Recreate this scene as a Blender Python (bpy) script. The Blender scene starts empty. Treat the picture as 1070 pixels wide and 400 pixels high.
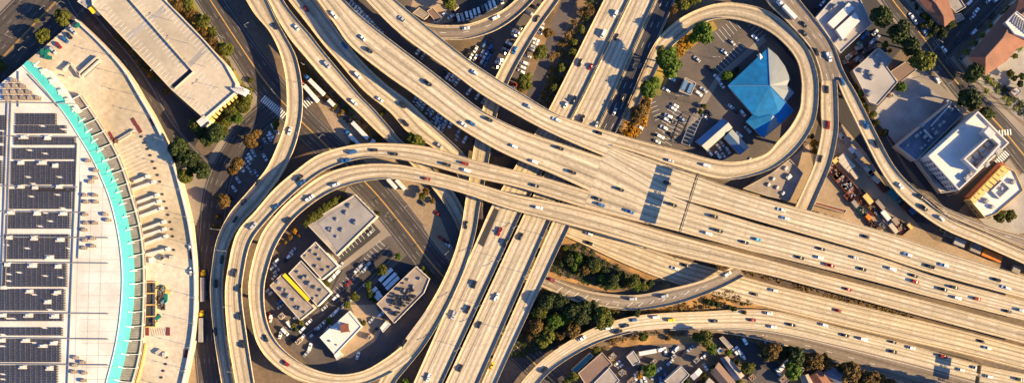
import bpy, bmesh, math, random
from mathutils import Vector
from mathutils.geometry import tessellate_polygon
random.seed(7)
sc = bpy.context.scene
COL = sc.collection
S = 0.6; H = 600.0; NX, NY = 535.0, 260.0

# ---------------- camera, sky, sun, exposure ----------------
cam_d = bpy.data.cameras.new('camera'); cam = bpy.data.objects.new('camera', cam_d); COL.objects.link(cam)
cam.location = (0, (200-NY)*S, H); cam.rotation_euler = (0, 0, 0)
cam_d.sensor_width = 36; cam_d.lens = 36*H/(1070*S); cam_d.shift_y = (NY-200)/1070.0
cam_d.clip_start = 1; cam_d.clip_end = 9000
sc.camera = cam
SUN_EL = 23.5; sx, sy = 0.968, -0.25
wd = bpy.data.worlds.new('World'); sc.world = wd; wd.use_nodes = True
nt = wd.node_tree; bg = nt.nodes['Background']
sky = nt.nodes.new('ShaderNodeTexSky'); sky.sky_type = 'NISHITA'; sky.sun_disc = False
sky.sun_elevation = math.radians(SUN_EL); sky.sun_rotation = math.atan2(sx, sy)
bm = nt.nodes.new('ShaderNodeMix'); bm.data_type = 'RGBA'; bm.blend_type = 'MULTIPLY'; bm.inputs[0].default_value = 1; bm.inputs[7].default_value = (.58, .92, 1.50, 1)
nt.links.new(sky.outputs[0], bm.inputs[6]); nt.links.new(bm.outputs[2], bg.inputs[0]); bg.inputs[1].default_value = 0.055
sl = bpy.data.lights.new('sun', 'SUN'); sl.energy = 5.0; sl.angle = math.radians(0.5); sl.color = (1.0, 0.755, 0.39)
so = bpy.data.objects.new('sun', sl); COL.objects.link(so)
ce = math.cos(math.radians(SUN_EL)); se = math.sin(math.radians(SUN_EL)); nn = math.hypot(sx, sy)
so.rotation_euler = Vector((-sx/nn*ce, -sy/nn*ce, -se)).to_track_quat('-Z', 'Y').to_euler()
so.location = (300, -80, 200)
sc.view_settings.view_transform = 'Standard'; sc.view_settings.look = 'None'
sc.view_settings.exposure = 1.55; sc.view_settings.gamma = 1.0; sc.view_settings.use_curve_mapping = False
sc.render.engine = 'CYCLES'

# ---------------- coordinates ----------------
def W(px, py, z=0.0):
    k = (H-z)/H
    ny = (200-NY)*S
    return Vector(((px-NX)*S*k, ny + ((200-py)*S-ny)*k, z))

# ---------------- materials ----------------
MATS = {}
def mat(name, col, var=0.18, scale=0.08, rough=0.85, metal=0.0, detail=True, spec=None, tint=None, tscale=0.02, rnd=0.0, bump=0):
    if name in MATS: return MATS[name]
    m = bpy.data.materials.new(name); m.use_nodes = True; n = m.node_tree; L = n.links
    b = n.nodes['Principled BSDF']; b.inputs['Roughness'].default_value = rough; b.inputs['Metallic'].default_value = metal
    if spec is not None: b.inputs['Specular IOR Level'].default_value = spec
    tc = n.nodes.new('ShaderNodeTexCoord')
    def noise(sc_, det=4):
        t = n.nodes.new('ShaderNodeTexNoise'); t.inputs['Scale'].default_value = sc_; t.inputs['Detail'].default_value = det
        L.new(tc.outputs['Object'], t.inputs['Vector']); return t
    n1 = noise(scale); n2 = noise(scale*14, 3)
    r1 = n.nodes.new('ShaderNodeMapRange'); r1.inputs[1].default_value = .3; r1.inputs[2].default_value = .7
    r1.inputs[3].default_value = 1-var; r1.inputs[4].default_value = 1+var
    L.new(n1.outputs[0], r1.inputs[0])
    r2 = n.nodes.new('ShaderNodeMapRange'); r2.inputs[1].default_value = .3; r2.inputs[2].default_value = .7
    r2.inputs[3].default_value = 1-var*.7; r2.inputs[4].default_value = 1+var*.7
    L.new(n2.outputs[0], r2.inputs[0])
    mu = n.nodes.new('ShaderNodeMath'); mu.operation = 'MULTIPLY'; L.new(r1.outputs[0], mu.inputs[0]); L.new(r2.outputs[0], mu.inputs[1])
    src = mu.outputs[0]
    if rnd:
        oi = n.nodes.new('ShaderNodeObjectInfo'); r3 = n.nodes.new('ShaderNodeMapRange'); r3.inputs[3].default_value = 1-rnd; r3.inputs[4].default_value = 1+rnd
        L.new(oi.outputs['Random'], r3.inputs[0]); m2 = n.nodes.new('ShaderNodeMath'); m2.operation = 'MULTIPLY'
        L.new(src, m2.inputs[0]); L.new(r3.outputs[0], m2.inputs[1]); src = m2.outputs[0]
    vm = n.nodes.new('ShaderNodeVectorMath'); vm.operation = 'SCALE'; L.new(src, vm.inputs['Scale'])
    if tint:
        mx = n.nodes.new('ShaderNodeMix'); mx.data_type = 'RGBA'; mx.inputs[6].default_value = (*col, 1); mx.inputs[7].default_value = (*tint, 1)
        n3 = noise(tscale, 5); r4 = n.nodes.new('ShaderNodeMapRange'); r4.inputs[1].default_value = .42; r4.inputs[2].default_value = .6
        L.new(n3.outputs[0], r4.inputs[0]); L.new(r4.outputs[0], mx.inputs[0]); L.new(mx.outputs[2], vm.inputs[0])
    else: vm.inputs[0].default_value = col
    L.new(vm.outputs[0], b.inputs['Base Color'])
    if bump:
        bp = n.nodes.new('ShaderNodeBump'); bp.inputs['Strength'].default_value = bump; bp.inputs['Distance'].default_value = .3
        L.new(n2.outputs[0], bp.inputs['Height']); L.new(bp.outputs[0], b.inputs['Normal'])
    MATS[name] = m; return m

def road_mat(name, col, wear, edge, joint=0.12, tint=None):
    """concrete or asphalt deck: wheel-path stains per lane, slab joints, long streaks; UV.x in lanes, UV.y in metres"""
    m = bpy.data.materials.new(name); m.use_nodes = True; n = m.node_tree; L = n.links
    b = n.nodes['Principled BSDF']; b.inputs['Roughness'].default_value = .85; b.inputs['Specular IOR Level'].default_value = .25
    uv = n.nodes.new('ShaderNodeUVMap'); sp = n.nodes.new('ShaderNodeSeparateXYZ'); L.new(uv.outputs[0], sp.inputs[0])
    def M(op, a, b_=None, c=None):
        x = n.nodes.new('ShaderNodeMath'); x.operation = op
        for i, v in enumerate((a, b_, c)):
            if v is None: continue
            if isinstance(v, (int, float)): x.inputs[i].default_value = v
            else: L.new(v, x.inputs[i])
        return x.outputs[0]
    fr = M('FRACT', sp.outputs[0])
    cen = M('ABSOLUTE', M('SUBTRACT', fr, .5))                 # 0 at lane centre
    # dark oil band in the lane centre and lighter joint at lane line
    band = M('SMOOTH_MIN', M('MULTIPLY', cen, 3.2), 1.0, .2)    # 0 centre ..1
    st = n.nodes.new('ShaderNodeTexNoise'); st.inputs['Scale'].default_value = 1; st.inputs['Detail'].default_value = 4
    cb = n.nodes.new('ShaderNodeCombineXYZ'); L.new(M('MULTIPLY', sp.outputs[0], 5.0), cb.inputs[0]); L.new(M('MULTIPLY', sp.outputs[1], .012), cb.inputs[1])
    L.new(cb.outputs[0], st.inputs['Vector'])
    st2 = n.nodes.new('ShaderNodeTexNoise'); st2.inputs['Scale'].default_value = 1; st2.inputs['Detail'].default_value = 3
    cb2 = n.nodes.new('ShaderNodeCombineXYZ'); L.new(M('MULTIPLY', sp.outputs[0], .9), cb2.inputs[0]); L.new(M('MULTIPLY', sp.outputs[1], .03), cb2.inputs[1])
    L.new(cb2.outputs[0], st2.inputs['Vector'])
    sl_ = n.nodes.new('ShaderNodeTexWhiteNoise'); sl_.noise_dimensions = '2D'
    cb3 = n.nodes.new('ShaderNodeCombineXYZ'); L.new(M('FLOOR', sp.outputs[0]), cb3.inputs[0]); L.new(M('FLOOR', M('MULTIPLY', sp.outputs[1], 1/14.0)), cb3.inputs[1])
    L.new(cb3.outputs[0], sl_.inputs['Vector'])
    gr = n.nodes.new('ShaderNodeTexNoise'); gr.inputs['Scale'].default_value = 1; gr.inputs['Detail'].default_value = 5
    cb4 = n.nodes.new('ShaderNodeCombineXYZ'); L.new(M('MULTIPLY', sp.outputs[0], 3.6), cb4.inputs[0]); L.new(M('MULTIPLY', sp.outputs[1], .45), cb4.inputs[1]); L.new(cb4.outputs[0], gr.inputs['Vector'])
    wn = n.nodes.new('ShaderNodeTexWhiteNoise'); wn.noise_dimensions = '2D'
    cb5 = n.nodes.new('ShaderNodeCombineXYZ'); L.new(M('FLOOR', sp.outputs[0]), cb5.inputs[0]); L.new(M('FLOOR', M('MULTIPLY', sp.outputs[1], 1/31.0)), cb5.inputs[1]); L.new(cb5.outputs[0], wn.inputs['Vector'])
    patch = M('MULTIPLY', M('GREATER_THAN', wn.outputs[0], .955), .16)
    jt = M('LESS_THAN', M('FRACT', M('MULTIPLY', sp.outputs[1], 1/14.0)), .035)
    lj = M('GREATER_THAN', cen, .475)
    f = M('ADD', 1-wear, M('MULTIPLY', band, wear))
    f = M('MULTIPLY', f, M('ADD', .30, M('MULTIPLY', st.outputs[0], 1.36)))
    f = M('MULTIPLY', f, M('ADD', .65, M('MULTIPLY', st2.outputs[0], .70)))
    f = M('MULTIPLY', f, M('ADD', .965, M('MULTIPLY', sl_.outputs[0], .07)))
    f = M('MULTIPLY', f, M('SUBTRACT', 1.0, M('MULTIPLY', jt, joint)))
    f = M('MULTIPLY', f, M('SUBTRACT', 1.0, M('MULTIPLY', lj, joint*.8)))
    f = M('MULTIPLY', f, M('ADD', .62, M('MULTIPLY', gr.outputs[0], .76)))
    f = M('MULTIPLY', f, M('SUBTRACT', 1.0, patch))
    ln = n.nodes.new('ShaderNodeTexWhiteNoise'); ln.noise_dimensions = '1D'; L.new(M('FLOOR', sp.outputs[0]), ln.inputs['W'])
    f = M('MULTIPLY', f, M('ADD', .90, M('MULTIPLY', ln.outputs[0], .17)))
    # yellowish dirt on the shoulders: UV2.x = distance to nearer edge in metres
    ed = n.nodes.new('ShaderNodeAttribute'); ed.attribute_name = 'edge'
    er = n.nodes.new('ShaderNodeMapRange'); er.inputs[1].default_value = 0.4; er.inputs[2].default_value = 2.6; er.inputs[3].default_value = 1; er.inputs[4].default_value = 0
    L.new(ed.outputs['Fac'], er.inputs[0])
    mx = n.nodes.new('ShaderNodeMix'); mx.data_type = 'RGBA'; mx.inputs[6].default_value = (*col, 1); mx.inputs[7].default_value = (*edge, 1)
    L.new(M('MULTIPLY', er.outputs[0], M('ADD', .25, M('MULTIPLY', st.outputs[0], .9))), mx.inputs[0])
    vm = n.nodes.new('ShaderNodeVectorMath'); vm.operation = 'SCALE'; L.new(mx.outputs[2], vm.inputs[0]); L.new(f, vm.inputs['Scale'])
    L.new(vm.outputs[0], b.inputs['Base Color'])
    MATS[name] = m; return m

CONC = road_mat('road_concrete', (.51, .41, .285), .46, (.50, .34, .17))
CONC2 = road_mat('road_concrete_pale', (.50, .405, .29), .40, (.48, .34, .19))
RAMPM = road_mat('ramp_concrete', (.47, .37, .25), .42, (.50, .34, .17))
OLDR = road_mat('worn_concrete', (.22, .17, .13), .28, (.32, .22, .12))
ASPH = road_mat('freeway_asphalt', (.055, .050, .055), .2, (.1, .075, .05))
mat('barrier', (.47, .355, .215), .34, .5)
mat('barrier_pale', (.62, .55, .45), .15, .2)
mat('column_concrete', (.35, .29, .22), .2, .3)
mat('paint_white', (.72, .70, .66), .1, .5)
mat('paint_worn', (.34, .32, .30), .2, .5)
mat('paint_yellow', (.62, .34, .06), .12, .5)
mat('asphalt', (.055, .05, .052), .22, .05, tint=(.075, .066, .064), tscale=.03)
mat('asphalt_brown', (.075, .060, .055), .2, .05, tint=(.115, .086, .07), tscale=.03)
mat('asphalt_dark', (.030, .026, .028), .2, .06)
mat('street_dark', (.07, .056, .056), .2, .05, tint=(.10, .078, .070), tscale=.04)
mat('earth', (.20, .12, .06), .28, .06, tint=(.11, .075, .045), tscale=.04)
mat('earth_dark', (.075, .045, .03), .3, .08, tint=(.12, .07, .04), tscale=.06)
mat('earth_gold', (.36, .19, .06), .25, .1, tint=(.24, .13, .05), tscale=.08)
mat('grass_gold', (.16, .15, .03), .3, .1, tint=(.30, .17, .03), tscale=.08)
mat('sidewalk', (.24, .195, .155), .16, .1, tint=(.19, .15, .12), tscale=.05)
mat('yard_concrete', (.29, .26, .24), .22, .10, tint=(.21, .18, .16), tscale=.03)
mat('yard_tan', (.25, .175, .105), .2, .05, tint=(.33, .23, .15), tscale=.03)
mat('court_concrete', (.40, .31, .20), .2, .03, tint=(.48, .40, .31), tscale=.012)
mat('garage_deck', (.36, .30, .225), .12, .03, tint=(.42, .35, .265), tscale=.03)
mat('roof_white', (.62, .575, .525), .08, .06, tint=(.52, .465, .415), tscale=.05)
mat('roof_pale', (.36, .325, .305), .2, .12, tint=(.24, .215, .20), tscale=.06)
mat('roof_grey', (.24, .205, .18), .22, .14, tint=(.32, .27, .235), tscale=.06)
mat('roof_tan', (.25, .195, .155), .26, .16)
mat('roof_slate', (.10, .11, .15), .2, .1, tint=(.15, .15, .19), tscale=.1)
mat('roof_brown', (.17, .105, .08), .15, .1)
mat('louvre', (.26, .21, .19), .2, .3)
mat('wall_cream', (.44, .38, .31), .08, .2)
mat('wall_yellow', (.58, .38, .12), .1, .3)
mat('wall_tan', (.45, .35, .25), .1, .2)
mat('wall_white', (.52, .48, .44), .06, .2)
mat('wall_brick', (.26, .08, .04), .15, .3)
mat('white_metal', (.58, .56, .54), .06, .4, .5)
mat('grey_metal', (.35, .33, .31), .1, .4, .45, .4)
mat('dark_metal', (.05, .045, .04), .2, .4, .5, .3)
mat('turquoise', (.055, .34, .345), .10, .2, .45, spec=.3)
mat('yellow_paint', (.85, .50, .01), .06, .2, .5)
mat('blue_roof', (.005, .13, .30), .18, .25, .6, 0, spec=.3, tint=(.004, .15, .37), tscale=.1)
mat('lightblue_roof', (.09, .18, .30), .10, .2, .55, 0)
mat('sign_blue', (.01, .36, .62), .08, .3, .5)
mat('sign_green', (.01, .12, .06), .1, .3, .5)
mat('glass_dark', (.015, .018, .025), .1, .5, .08)
mat('solar', (.040, .034, .034), .15, .5, .3)
mat('terracotta', (.24, .095, .055), .16, .25, tint=(.18, .075, .045), tscale=.12)
mat('teal_metal', (.02, .16, .18), .15, .3, .5)
mat('green_metal', (.01, .13, .09), .15, .3, .5)
mat('rubber', (.015, .015, .015), .1, 1)
mat('bark', (.10, .06, .035), .2, .6)
mat('rust', (.17, .055, .03), .2, .4)
mat('maroon', (.13, .02, .02), .15, .5)
PAINTS = {'w': (.78, .77, .74), 's': (.42, .43, .44), 'k': (.02, .02, .024), 'r': (.26, .018, .014), 'b': (.03, .12, .30),
          'c': (.02, .30, .48), 'y': (.85, .50, .01), 'g': (.09, .09, .10), 't': (.42, .30, .16), 'n': (.01, .16, .11), 'o': (.70, .20, .02), 'm': (.12, .03, .02)}
CNAME = {'w': 'white', 's': 'silver', 'k': 'black', 'r': 'red', 'b': 'blue', 'c': 'bright blue', 'y': 'yellow', 'g': 'dark grey', 't': 'tan', 'n': 'green', 'o': 'orange', 'm': 'dark red'}
for k, c in PAINTS.items(): mat('paint_'+CNAME[k].replace(' ', '_')+'_body', c, .04, .3, .30, .1)
def PM(k): return MATS['paint_'+CNAME[k].replace(' ', '_')+'_body']
LEAF = {0: (.034, .046, .010), 1: (.085, .085, .010), 2: (.125, .070, .016), 3: (.062, .100, .008), 4: (.36, .16, .01)}
LEAFN = {0: 'dark green', 1: 'yellow green', 2: 'brown olive', 3: 'bright green', 4: 'orange'}
for k, c in LEAF.items(): mat('leaf_'+LEAFN[k].replace(' ', '_'), tuple(v*1.0 for v in c), .38, .22, .7, rnd=.22, spec=.2)
def LM(k): return MATS['leaf_'+LEAFN[k].replace(' ', '_')]
MT = MATS

# ---------------- object helpers ----------------
THINGS = []
def link(o, parent=None):
    COL.objects.link(o)
    if parent is not None: o.parent = parent
    return o
def thing(name, label, cat, loc=(0, 0, 0), rz=0.0, group=None):
    o = bpy.data.objects.new(name, None); link(o); o.location = loc; o.rotation_euler = (0, 0, rz)
    o.empty_display_size = 1
    reg(o, label, cat, group); return o
def reg(o, label, cat, group=None):
    o['category'] = cat; o['label'] = label
    if group: o['group'] = group
    THINGS.append(o)
def structure(o, label, kind='structure'):
    o['kind'] = kind; o['label'] = label; THINGS.append(o)

class MB:
    def __init__(s): s.v = []; s.f = []; s.m = []; s.uv = {}
    def quad(s, a, b, c, d, m=0, uv=None):
        i = len(s.v); s.v += [tuple(a), tuple(b), tuple(c), tuple(d)]; s.f.append((i, i+1, i+2, i+3)); s.m.append(m)
    def poly(s, pts, m=0):
        i = len(s.v); s.v += [tuple(p) for p in pts]; s.f.append(tuple(range(i, i+len(pts)))); s.m.append(m)
    def box(s, c, d, rz=0, m=0, taper=1.0):
        """centre of base c, dims d"""
        cx, cy, cz = c; x, y, z = d[0]/2, d[1]/2, d[2]; co, si = math.cos(rz), math.sin(rz)
        i = len(s.v)
        for (k, t) in ((0, 1.0), (1, taper)):
            for (a, b) in ((-x, -y), (x, -y), (x, y), (-x, y)):
                a *= t; b *= t
                s.v.append((cx+a*co-b*si, cy+a*si+b*co, cz+z*k))
        for f in ((0, 3, 2, 1), (4, 5, 6, 7), (0, 1, 5, 4), (1, 2, 6, 5), (2, 3, 7, 6), (3, 0, 4, 7)):
            s.f.append(tuple(i+q for q in f)); s.m.append(m)
    def bar(s, p, q, w, h, m=0, z_up=True):
        p = Vector(p); q = Vector(q); d = (q-p)
        if d.length < 1e-6: return
        n = Vector((-d.y, d.x, 0))
        if n.length < 1e-6: n = Vector((1, 0, 0))
        n = n.normalized()*(w/2); u = n.cross(d).normalized()*(h/2)
        if u.z < 0: u = -u
        i = len(s.v)
        for e in (p, q):
            for a in (-n-u, n-u, n+u, -n+u): s.v.append(tuple(e+a))
        for f in ((0, 1, 2, 3), (7, 6, 5, 4), (0, 4, 5, 1), (1, 5, 6, 2), (2, 6, 7, 3), (3, 7, 4, 0)):
            s.f.append(tuple(i+k for k in f)); s.m.append(m)
    def prism(s, poly, z0, z1, mside=0, mtop=0, top=True, bottom=False):
        """poly: list of (x,y), any winding"""
        ar = sum(poly[k][0]*poly[(k+1) % len(poly)][1]-poly[(k+1) % len(poly)][0]*poly[k][1] for k in range(len(poly)))
        if ar < 0: poly = poly[::-1]
        n = len(poly); i = len(s.v)
        s.v += [(p[0], p[1], z0) for p in poly]+[(p[0], p[1], z1) for p in poly]
        for k in range(n):
            j = (k+1) % n; s.f.append((i+k, i+j, i+n+j, i+n+k)); s.m.append(mside)
        if top: s.f.append(tuple(i+n+k for k in range(n))); s.m.append(mtop)
        if bottom: s.f.append(tuple(i+n-1-k for k in range(n))); s.m.append(mside)
    def cyl(s, p, q, r, r2=None, seg=8, m=0):
        p = Vector(p); q = Vector(q); d = (q-p).normalized(); a = d.orthogonal().normalized(); b = d.cross(a)
        r2 = r if r2 is None else r2; i = len(s.v)
        for (e, rr) in ((p, r), (q, r2)):
            for k in range(seg):
                t = 2*math.pi*k/seg; s.v.append(tuple(e+a*math.cos(t)*rr+b*math.sin(t)*rr))
        for k in range(seg):
            j = (k+1) % seg; s.f.append((i+k, i+j, i+seg+j, i+seg+k)); s.m.append(m)
        s.f.append(tuple(i+seg+k for k in range(seg))); s.m.append(m)
        s.f.append(tuple(i+seg-1-k for k in range(seg))); s.m.append(m)
    def build_each(s, name, mats, parent=None, limit=100):
        """every connected piece becomes its own object"""
        par = list(range(len(s.v)))
        def fd(a):
            while par[a] != a: par[a] = par[par[a]]; a = par[a]
            return a
        for f in s.f:
            for k in f[1:]: par[fd(k)] = fd(f[0])
        gr = {}
        for f, m in zip(s.f, s.m): gr.setdefault(fd(f[0]), []).append((f, m))
        for _, L_ in list(gr.items())[:limit]:
            ids = sorted({k for f, m in L_ for k in f}); mp = {k: i for i, k in enumerate(ids)}
            q = MB(); q.v = [s.v[k] for k in ids]; q.f = [tuple(mp[k] for k in f) for f, m in L_]; q.m = [m for f, m in L_]
            q.build(name, mats, parent)
    def mesh(s, name, mats):
        me = bpy.data.meshes.new(name); me.from_pydata(s.v, [], s.f)
        for m in mats: me.materials.append(m)
        me.polygons.foreach_set('material_index', s.m); me.update(); return me
    def build(s, name, mats, parent=None, local=None, label=None):
        """vertices are given in world coordinates; made local to the parent Empty (translation only)"""
        if not isinstance(mats, (list, tuple)): mats = [mats]
        if parent is not None and local is None:
            ox, oy, oz = parent.location; p = parent.parent
            while p is not None: ox += p.location.x; oy += p.location.y; oz += p.location.z; p = p.parent
            s.v = [(a-ox, b-oy, c-oz) for a, b, c in s.v]
        o = bpy.data.objects.new(name, s.mesh(name, mats)); link(o, parent)
        if label: o['label'] = label
        return o

def dup_tree(o, parent=None):
    c = o.copy(); COL.objects.link(c)
    if parent is not None: c.parent = parent
    for ch in list(o.children): dup_tree(ch, c)
    return c
PROTOS = []
def in_poly(x, y, P):
    r = False; j = len(P)-1
    for i in range(len(P)):
        if (P[i][1] > y) != (P[j][1] > y) and x < (P[j][0]-P[i][0])*(y-P[i][1])/(P[j][1]-P[i][1])+P[i][0]: r = not r
        j = i
    return r

# ---------------- ground ----------------
def sheet(name, polyp, matname, level, label, kind='structure'):
    """flat ground patch, polygon in photo pixels at z = 0; a few mm above the sheet below"""
    mb = MB(); z = .004*level
    P = [W(x, y, z) for x, y in polyp]
    ar = sum(P[k].x*P[(k+1) % len(P)].y-P[(k+1) % len(P)].x*P[k].y for k in range(len(P)))
    if ar < 0: P = P[::-1]
    mb.poly(P); o = mb.build(name, MT[matname]); structure(o, label, kind); return o
g = MB(); g.quad((-4000, -4000, 0), (4000, -4000, 0), (4000, 4000, 0), (-4000, 4000, 0))
go = g.build('ground', mat('ground_mix', (.10, .072, .055), .3, .03, tint=(.16, .105, .065), tscale=.02)); structure(go, 'brown urban ground between the roads')

# ---------------- roads ----------------
def cr(pts, n):
    """Catmull-Rom through tuples, n steps per span"""
    out = []
    P = [tuple(2*a-b for a, b in zip(pts[0], pts[1]))]+list(pts)+[tuple(2*a-b for a, b in zip(pts[-1], pts[-2]))]
    for i in range(1, len(P)-2):
        for k in range(n):
            t = k/n; p0, p1, p2, p3 = P[i-1], P[i], P[i+1], P[i+2]
            out.append(tuple(.5*(2*b+(c-a)*t+(2*a-5*b+4*c-d)*t*t+(3*b-a-3*c+d)*t**3) for a, b, c, d in zip(p0, p1, p2, p3)))
    out.append(tuple(pts[-1])); return out
ROADS = []
def cw(L):
    """centre+width stations -> edge pairs"""
    out = []
    for i, (x, y, w, z) in enumerate(L):
        a = L[max(i-1, 0)]; b = L[min(i+1, len(L)-1)]; dx, dy = b[0]-a[0], b[1]-a[1]; l = math.hypot(dx, dy)
        nx, ny = -dy/l, dx/l
        out.append((x+nx*w/2, y+ny*w/2, x-nx*w/2, y-ny*w/2, z))
    return out
def road(name, label, pairs, lanes, m=CONC, elevated=True, rails=(True, True), sub=6, desc=None, marks=True, railcut=(0, 1, 0, 1),
         thick=1.5, heading=1, railm='barrier', edge_lines=True, colstep=34, yellow=False, level=0):
    st = cr([(a, b, c, d, z) for a, b, c, d, z in pairs], sub)
    A = [W(a, b, z) for a, b, c, d, z in st]; B = [W(c, d, z) for a, b, c, d, z in st]
    if level:
        for p in A+B: p.z = .004*level
    n = len(A); v = [0.0]
    for i in range(1, n): v.append(v[-1]+((A[i]+B[i])/2-(A[i-1]+B[i-1])/2).length)
    # ensure A is on the left when looking along: top face normal up
    cr_ = (B[0]-A[0]).cross(((A[1]+B[1])/2-(A[0]+B[0])/2)).z
    flip = cr_ < 0
    root = bpy.data.objects.new(name, None); link(root); structure(root, label); root.location = (0, 0, 0)
    NU = 8; verts = []; faces = []; uvs = []; edges = []
    for i in range(n):
        w = (B[i]-A[i]).length
        for k in range(NU+1):
            t = k/NU; verts.append(A[i].lerp(B[i], t)); uvs.append((t*lanes, v[i])); fi = i/(n-1); edges.append(min(t*w if rails[0] and railcut[0] <= fi <= railcut[1] else 99, (1-t)*w if rails[1] and railcut[2] <= fi <= railcut[3] else 99))
    for i in range(n-1):
        for k in range(NU):
            a = i*(NU+1)+k; q = (a, a+1, a+NU+2, a+NU+1); faces.append(q[::-1] if flip else q)
    me = bpy.data.meshes.new('road_surface'); me.from_pydata([tuple(p) for p in verts], [], faces); me.materials.append(m)
    ul = me.uv_layers.new(name='UVMap')
    for lp in me.loops: ul.data[lp.index].uv = uvs[lp.vertex_index]
    at = me.attributes.new('edge', 'FLOAT', 'POINT'); at.data.foreach_set('value', edges)
    me.update(); so_ = bpy.data.objects.new('road_surface', me); link(so_, root)
    if elevated:
        mb = MB()
        for i in range(n-1):
            za = A[i].z; zb = A[i+1].z
            ba = -.3 if za < 4.2 else za-thick; bb = -.3 if za < 4.2 else zb-thick
            e = .012
            a0, a1, b0, b1 = A[i], A[i+1], B[i], B[i+1]
            # box girder: sides slightly sloped inward, soffit
            def dn(p, q, zz, t): r = p.lerp(q, t); return (r.x, r.y, zz)
            t = 0 if za < 4.2 else .08
            mb.quad((a0.x, a0.y, za-.02), (a1.x, a1.y, zb-.02), dn(a1, b1, bb, t), dn(a0, b0, ba, t))
            mb.quad((b1.x, b1.y, zb-.02), (b0.x, b0.y, za-.02), dn(b0, a0, ba, t), dn(b1, a1, bb, t))
            mb.quad(dn(a0, b0, ba, t), dn(a1, b1, bb, t), dn(b1, a1, bb, t), dn(b0, a0, ba, t))
        for i in (0, n-1):
            zz = A[i].z; bt = -.3 if zz < 4.2 else zz-thick
            mb.quad((A[i].x, A[i].y, zz-.02), (B[i].x, B[i].y, zz-.02), (B[i].x, B[i].y, bt), (A[i].x, A[i].y, bt))
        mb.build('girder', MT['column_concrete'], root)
    for s_, (E, F) in enumerate(((A, B), (B, A))):
        if not rails[s_]: continue
        i0 = int(railcut[2*s_]*(n-1)); i1 = int(railcut[2*s_+1]*(n-1))
        mb = MB(); hh = 1.15; tw = .42
        for i in range(i0, i1):
            p, q = E[i], E[i+1]; ip = (F[i]-E[i]).normalized()*tw; iq = (F[i+1]-E[i+1]).normalized()*tw
            ip.z = iq.z = 0; up = Vector((0, 0, hh)); k = .62
            mb.quad(p-up*.15, q-up*.15, q+up, p+up)
            mb.quad(p+up, q+up, q+iq*.5+up, p+ip*.5+up)
            mb.quad(p+ip*.5+up, q+iq*.5+up, q+iq, p+ip)
        if mb.f: mb.build('parapet', MT[railm], root)
    if marks:
        mb = MB()
        def strip(t, s0, s1, w_, mi):
            # strip along the road between arc lengths s0..s1
            j = 0; pts = []
            ss = [s0]+[x for x in v if s0 < x < s1]+[s1]
            for s__ in ss:
                while j < n-2 and v[j+1] < s__: j += 1
                f = (s__-v[j])/(v[j+1]-v[j]+1e-9); f = min(max(f, 0), 1)
                a = A[j].lerp(A[j+1], f); b = B[j].lerp(B[j+1], f); c = a.lerp(b, t); u = (b-a).normalized()*w_/2
                c.z += .012; pts.append((c-u, c+u))
            for k in range(len(pts)-1):
                (a0, b0), (a1, b1) = pts[k], pts[k+1]
                if flip: mb.quad(b0, a0, a1, b1, mi)
                else: mb.quad(a0, b0, b1, a1, mi)
        tot = v[-1]
        for l in range(1, lanes):
            if yellow and l == lanes//2:
                strip(l/lanes-.006, 0, tot, .22, 1); strip(l/lanes+.012, 0, tot, .22, 1); continue
            s__ = 2.0
            while s__ < tot-4: strip(l/lanes, s__, s__+3.6, .17 if elevated else .13, 0); s__ += 14
        if edge_lines:
            wm = (A[n//2]-B[n//2]).length
            strip(1.0/wm*1.05, 0, tot, .16, 0); strip(1-1.05/wm, 0, tot, .16, 0)
        if mb.f: mb.build('lane_markings', [MT['paint_white' if elevated else 'paint_worn'], MT['paint_yellow']], root)
    P = [(p.x, p.y) for p in A]+[(p.x, p.y) for p in B[::-1]]
    xs = [p[0] for p in P]; ys = [p[1] for p in P]
    ROADS.append(dict(name=name, desc=desc or label, A=A, B=B, P=P, bb=(min(xs), max(xs), min(ys), max(ys)), root=root, el=elevated, thick=thick, step=colstep, v=v, heading=heading))
    return root
def road_at(px, py, kind=None):
    """topmost road seen at this photo pixel -> (road, index, point)"""
    best = None
    for R in ROADS:
        for i in range(len(R['A'])-1):
            z = (R['A'][i].z+R['A'][i+1].z)/2; p = W(px, py, z)
            q = [R['A'][i], R['A'][i+1], R['B'][i+1], R['B'][i]]
            if in_poly(p.x, p.y, [(a.x, a.y) for a in q]):
                if best is None or z > best[2].z: best = (R, i, p)
    return best
def add_columns():
    for R in ROADS:
        if not R['el']: continue
        s_ = R['step']*.4
        for i in range(len(R['A'])-1):
            if R['v'][i+1] < s_: continue
            s_ += R['step']
            a, b = R['A'][i], R['B'][i]; z = a.z
            if z < 5: continue
            w = (b-a).length; nc = 1 if w < 13 else (2 if w < 24 else 3)
            mb = MB()
            bad = False
            for k in range(nc):
                c = a.lerp(b, (k+.5)/nc)
                for Q in ROADS:
                    if Q is R or not (Q['bb'][0] < c.x < Q['bb'][1] and Q['bb'][2] < c.y < Q['bb'][3]): continue
                    if Q['A'][0].z < z-1.5 and in_poly(c.x, c.y, Q['P']): bad = True
            if bad: continue
            for k in range(nc):
                c = a.lerp(b, (k+.5)/nc); m2 = MB()
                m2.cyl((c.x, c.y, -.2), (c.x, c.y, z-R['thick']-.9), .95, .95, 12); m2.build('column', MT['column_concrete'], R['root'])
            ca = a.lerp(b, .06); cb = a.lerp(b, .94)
            mb.bar((ca.x, ca.y, z-R['thick']-.45), (cb.x, cb.y, z-R['thick']-.45), 1.9, .88); mb.build('bent_cap', MT['column_concrete'], R['root'])
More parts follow.
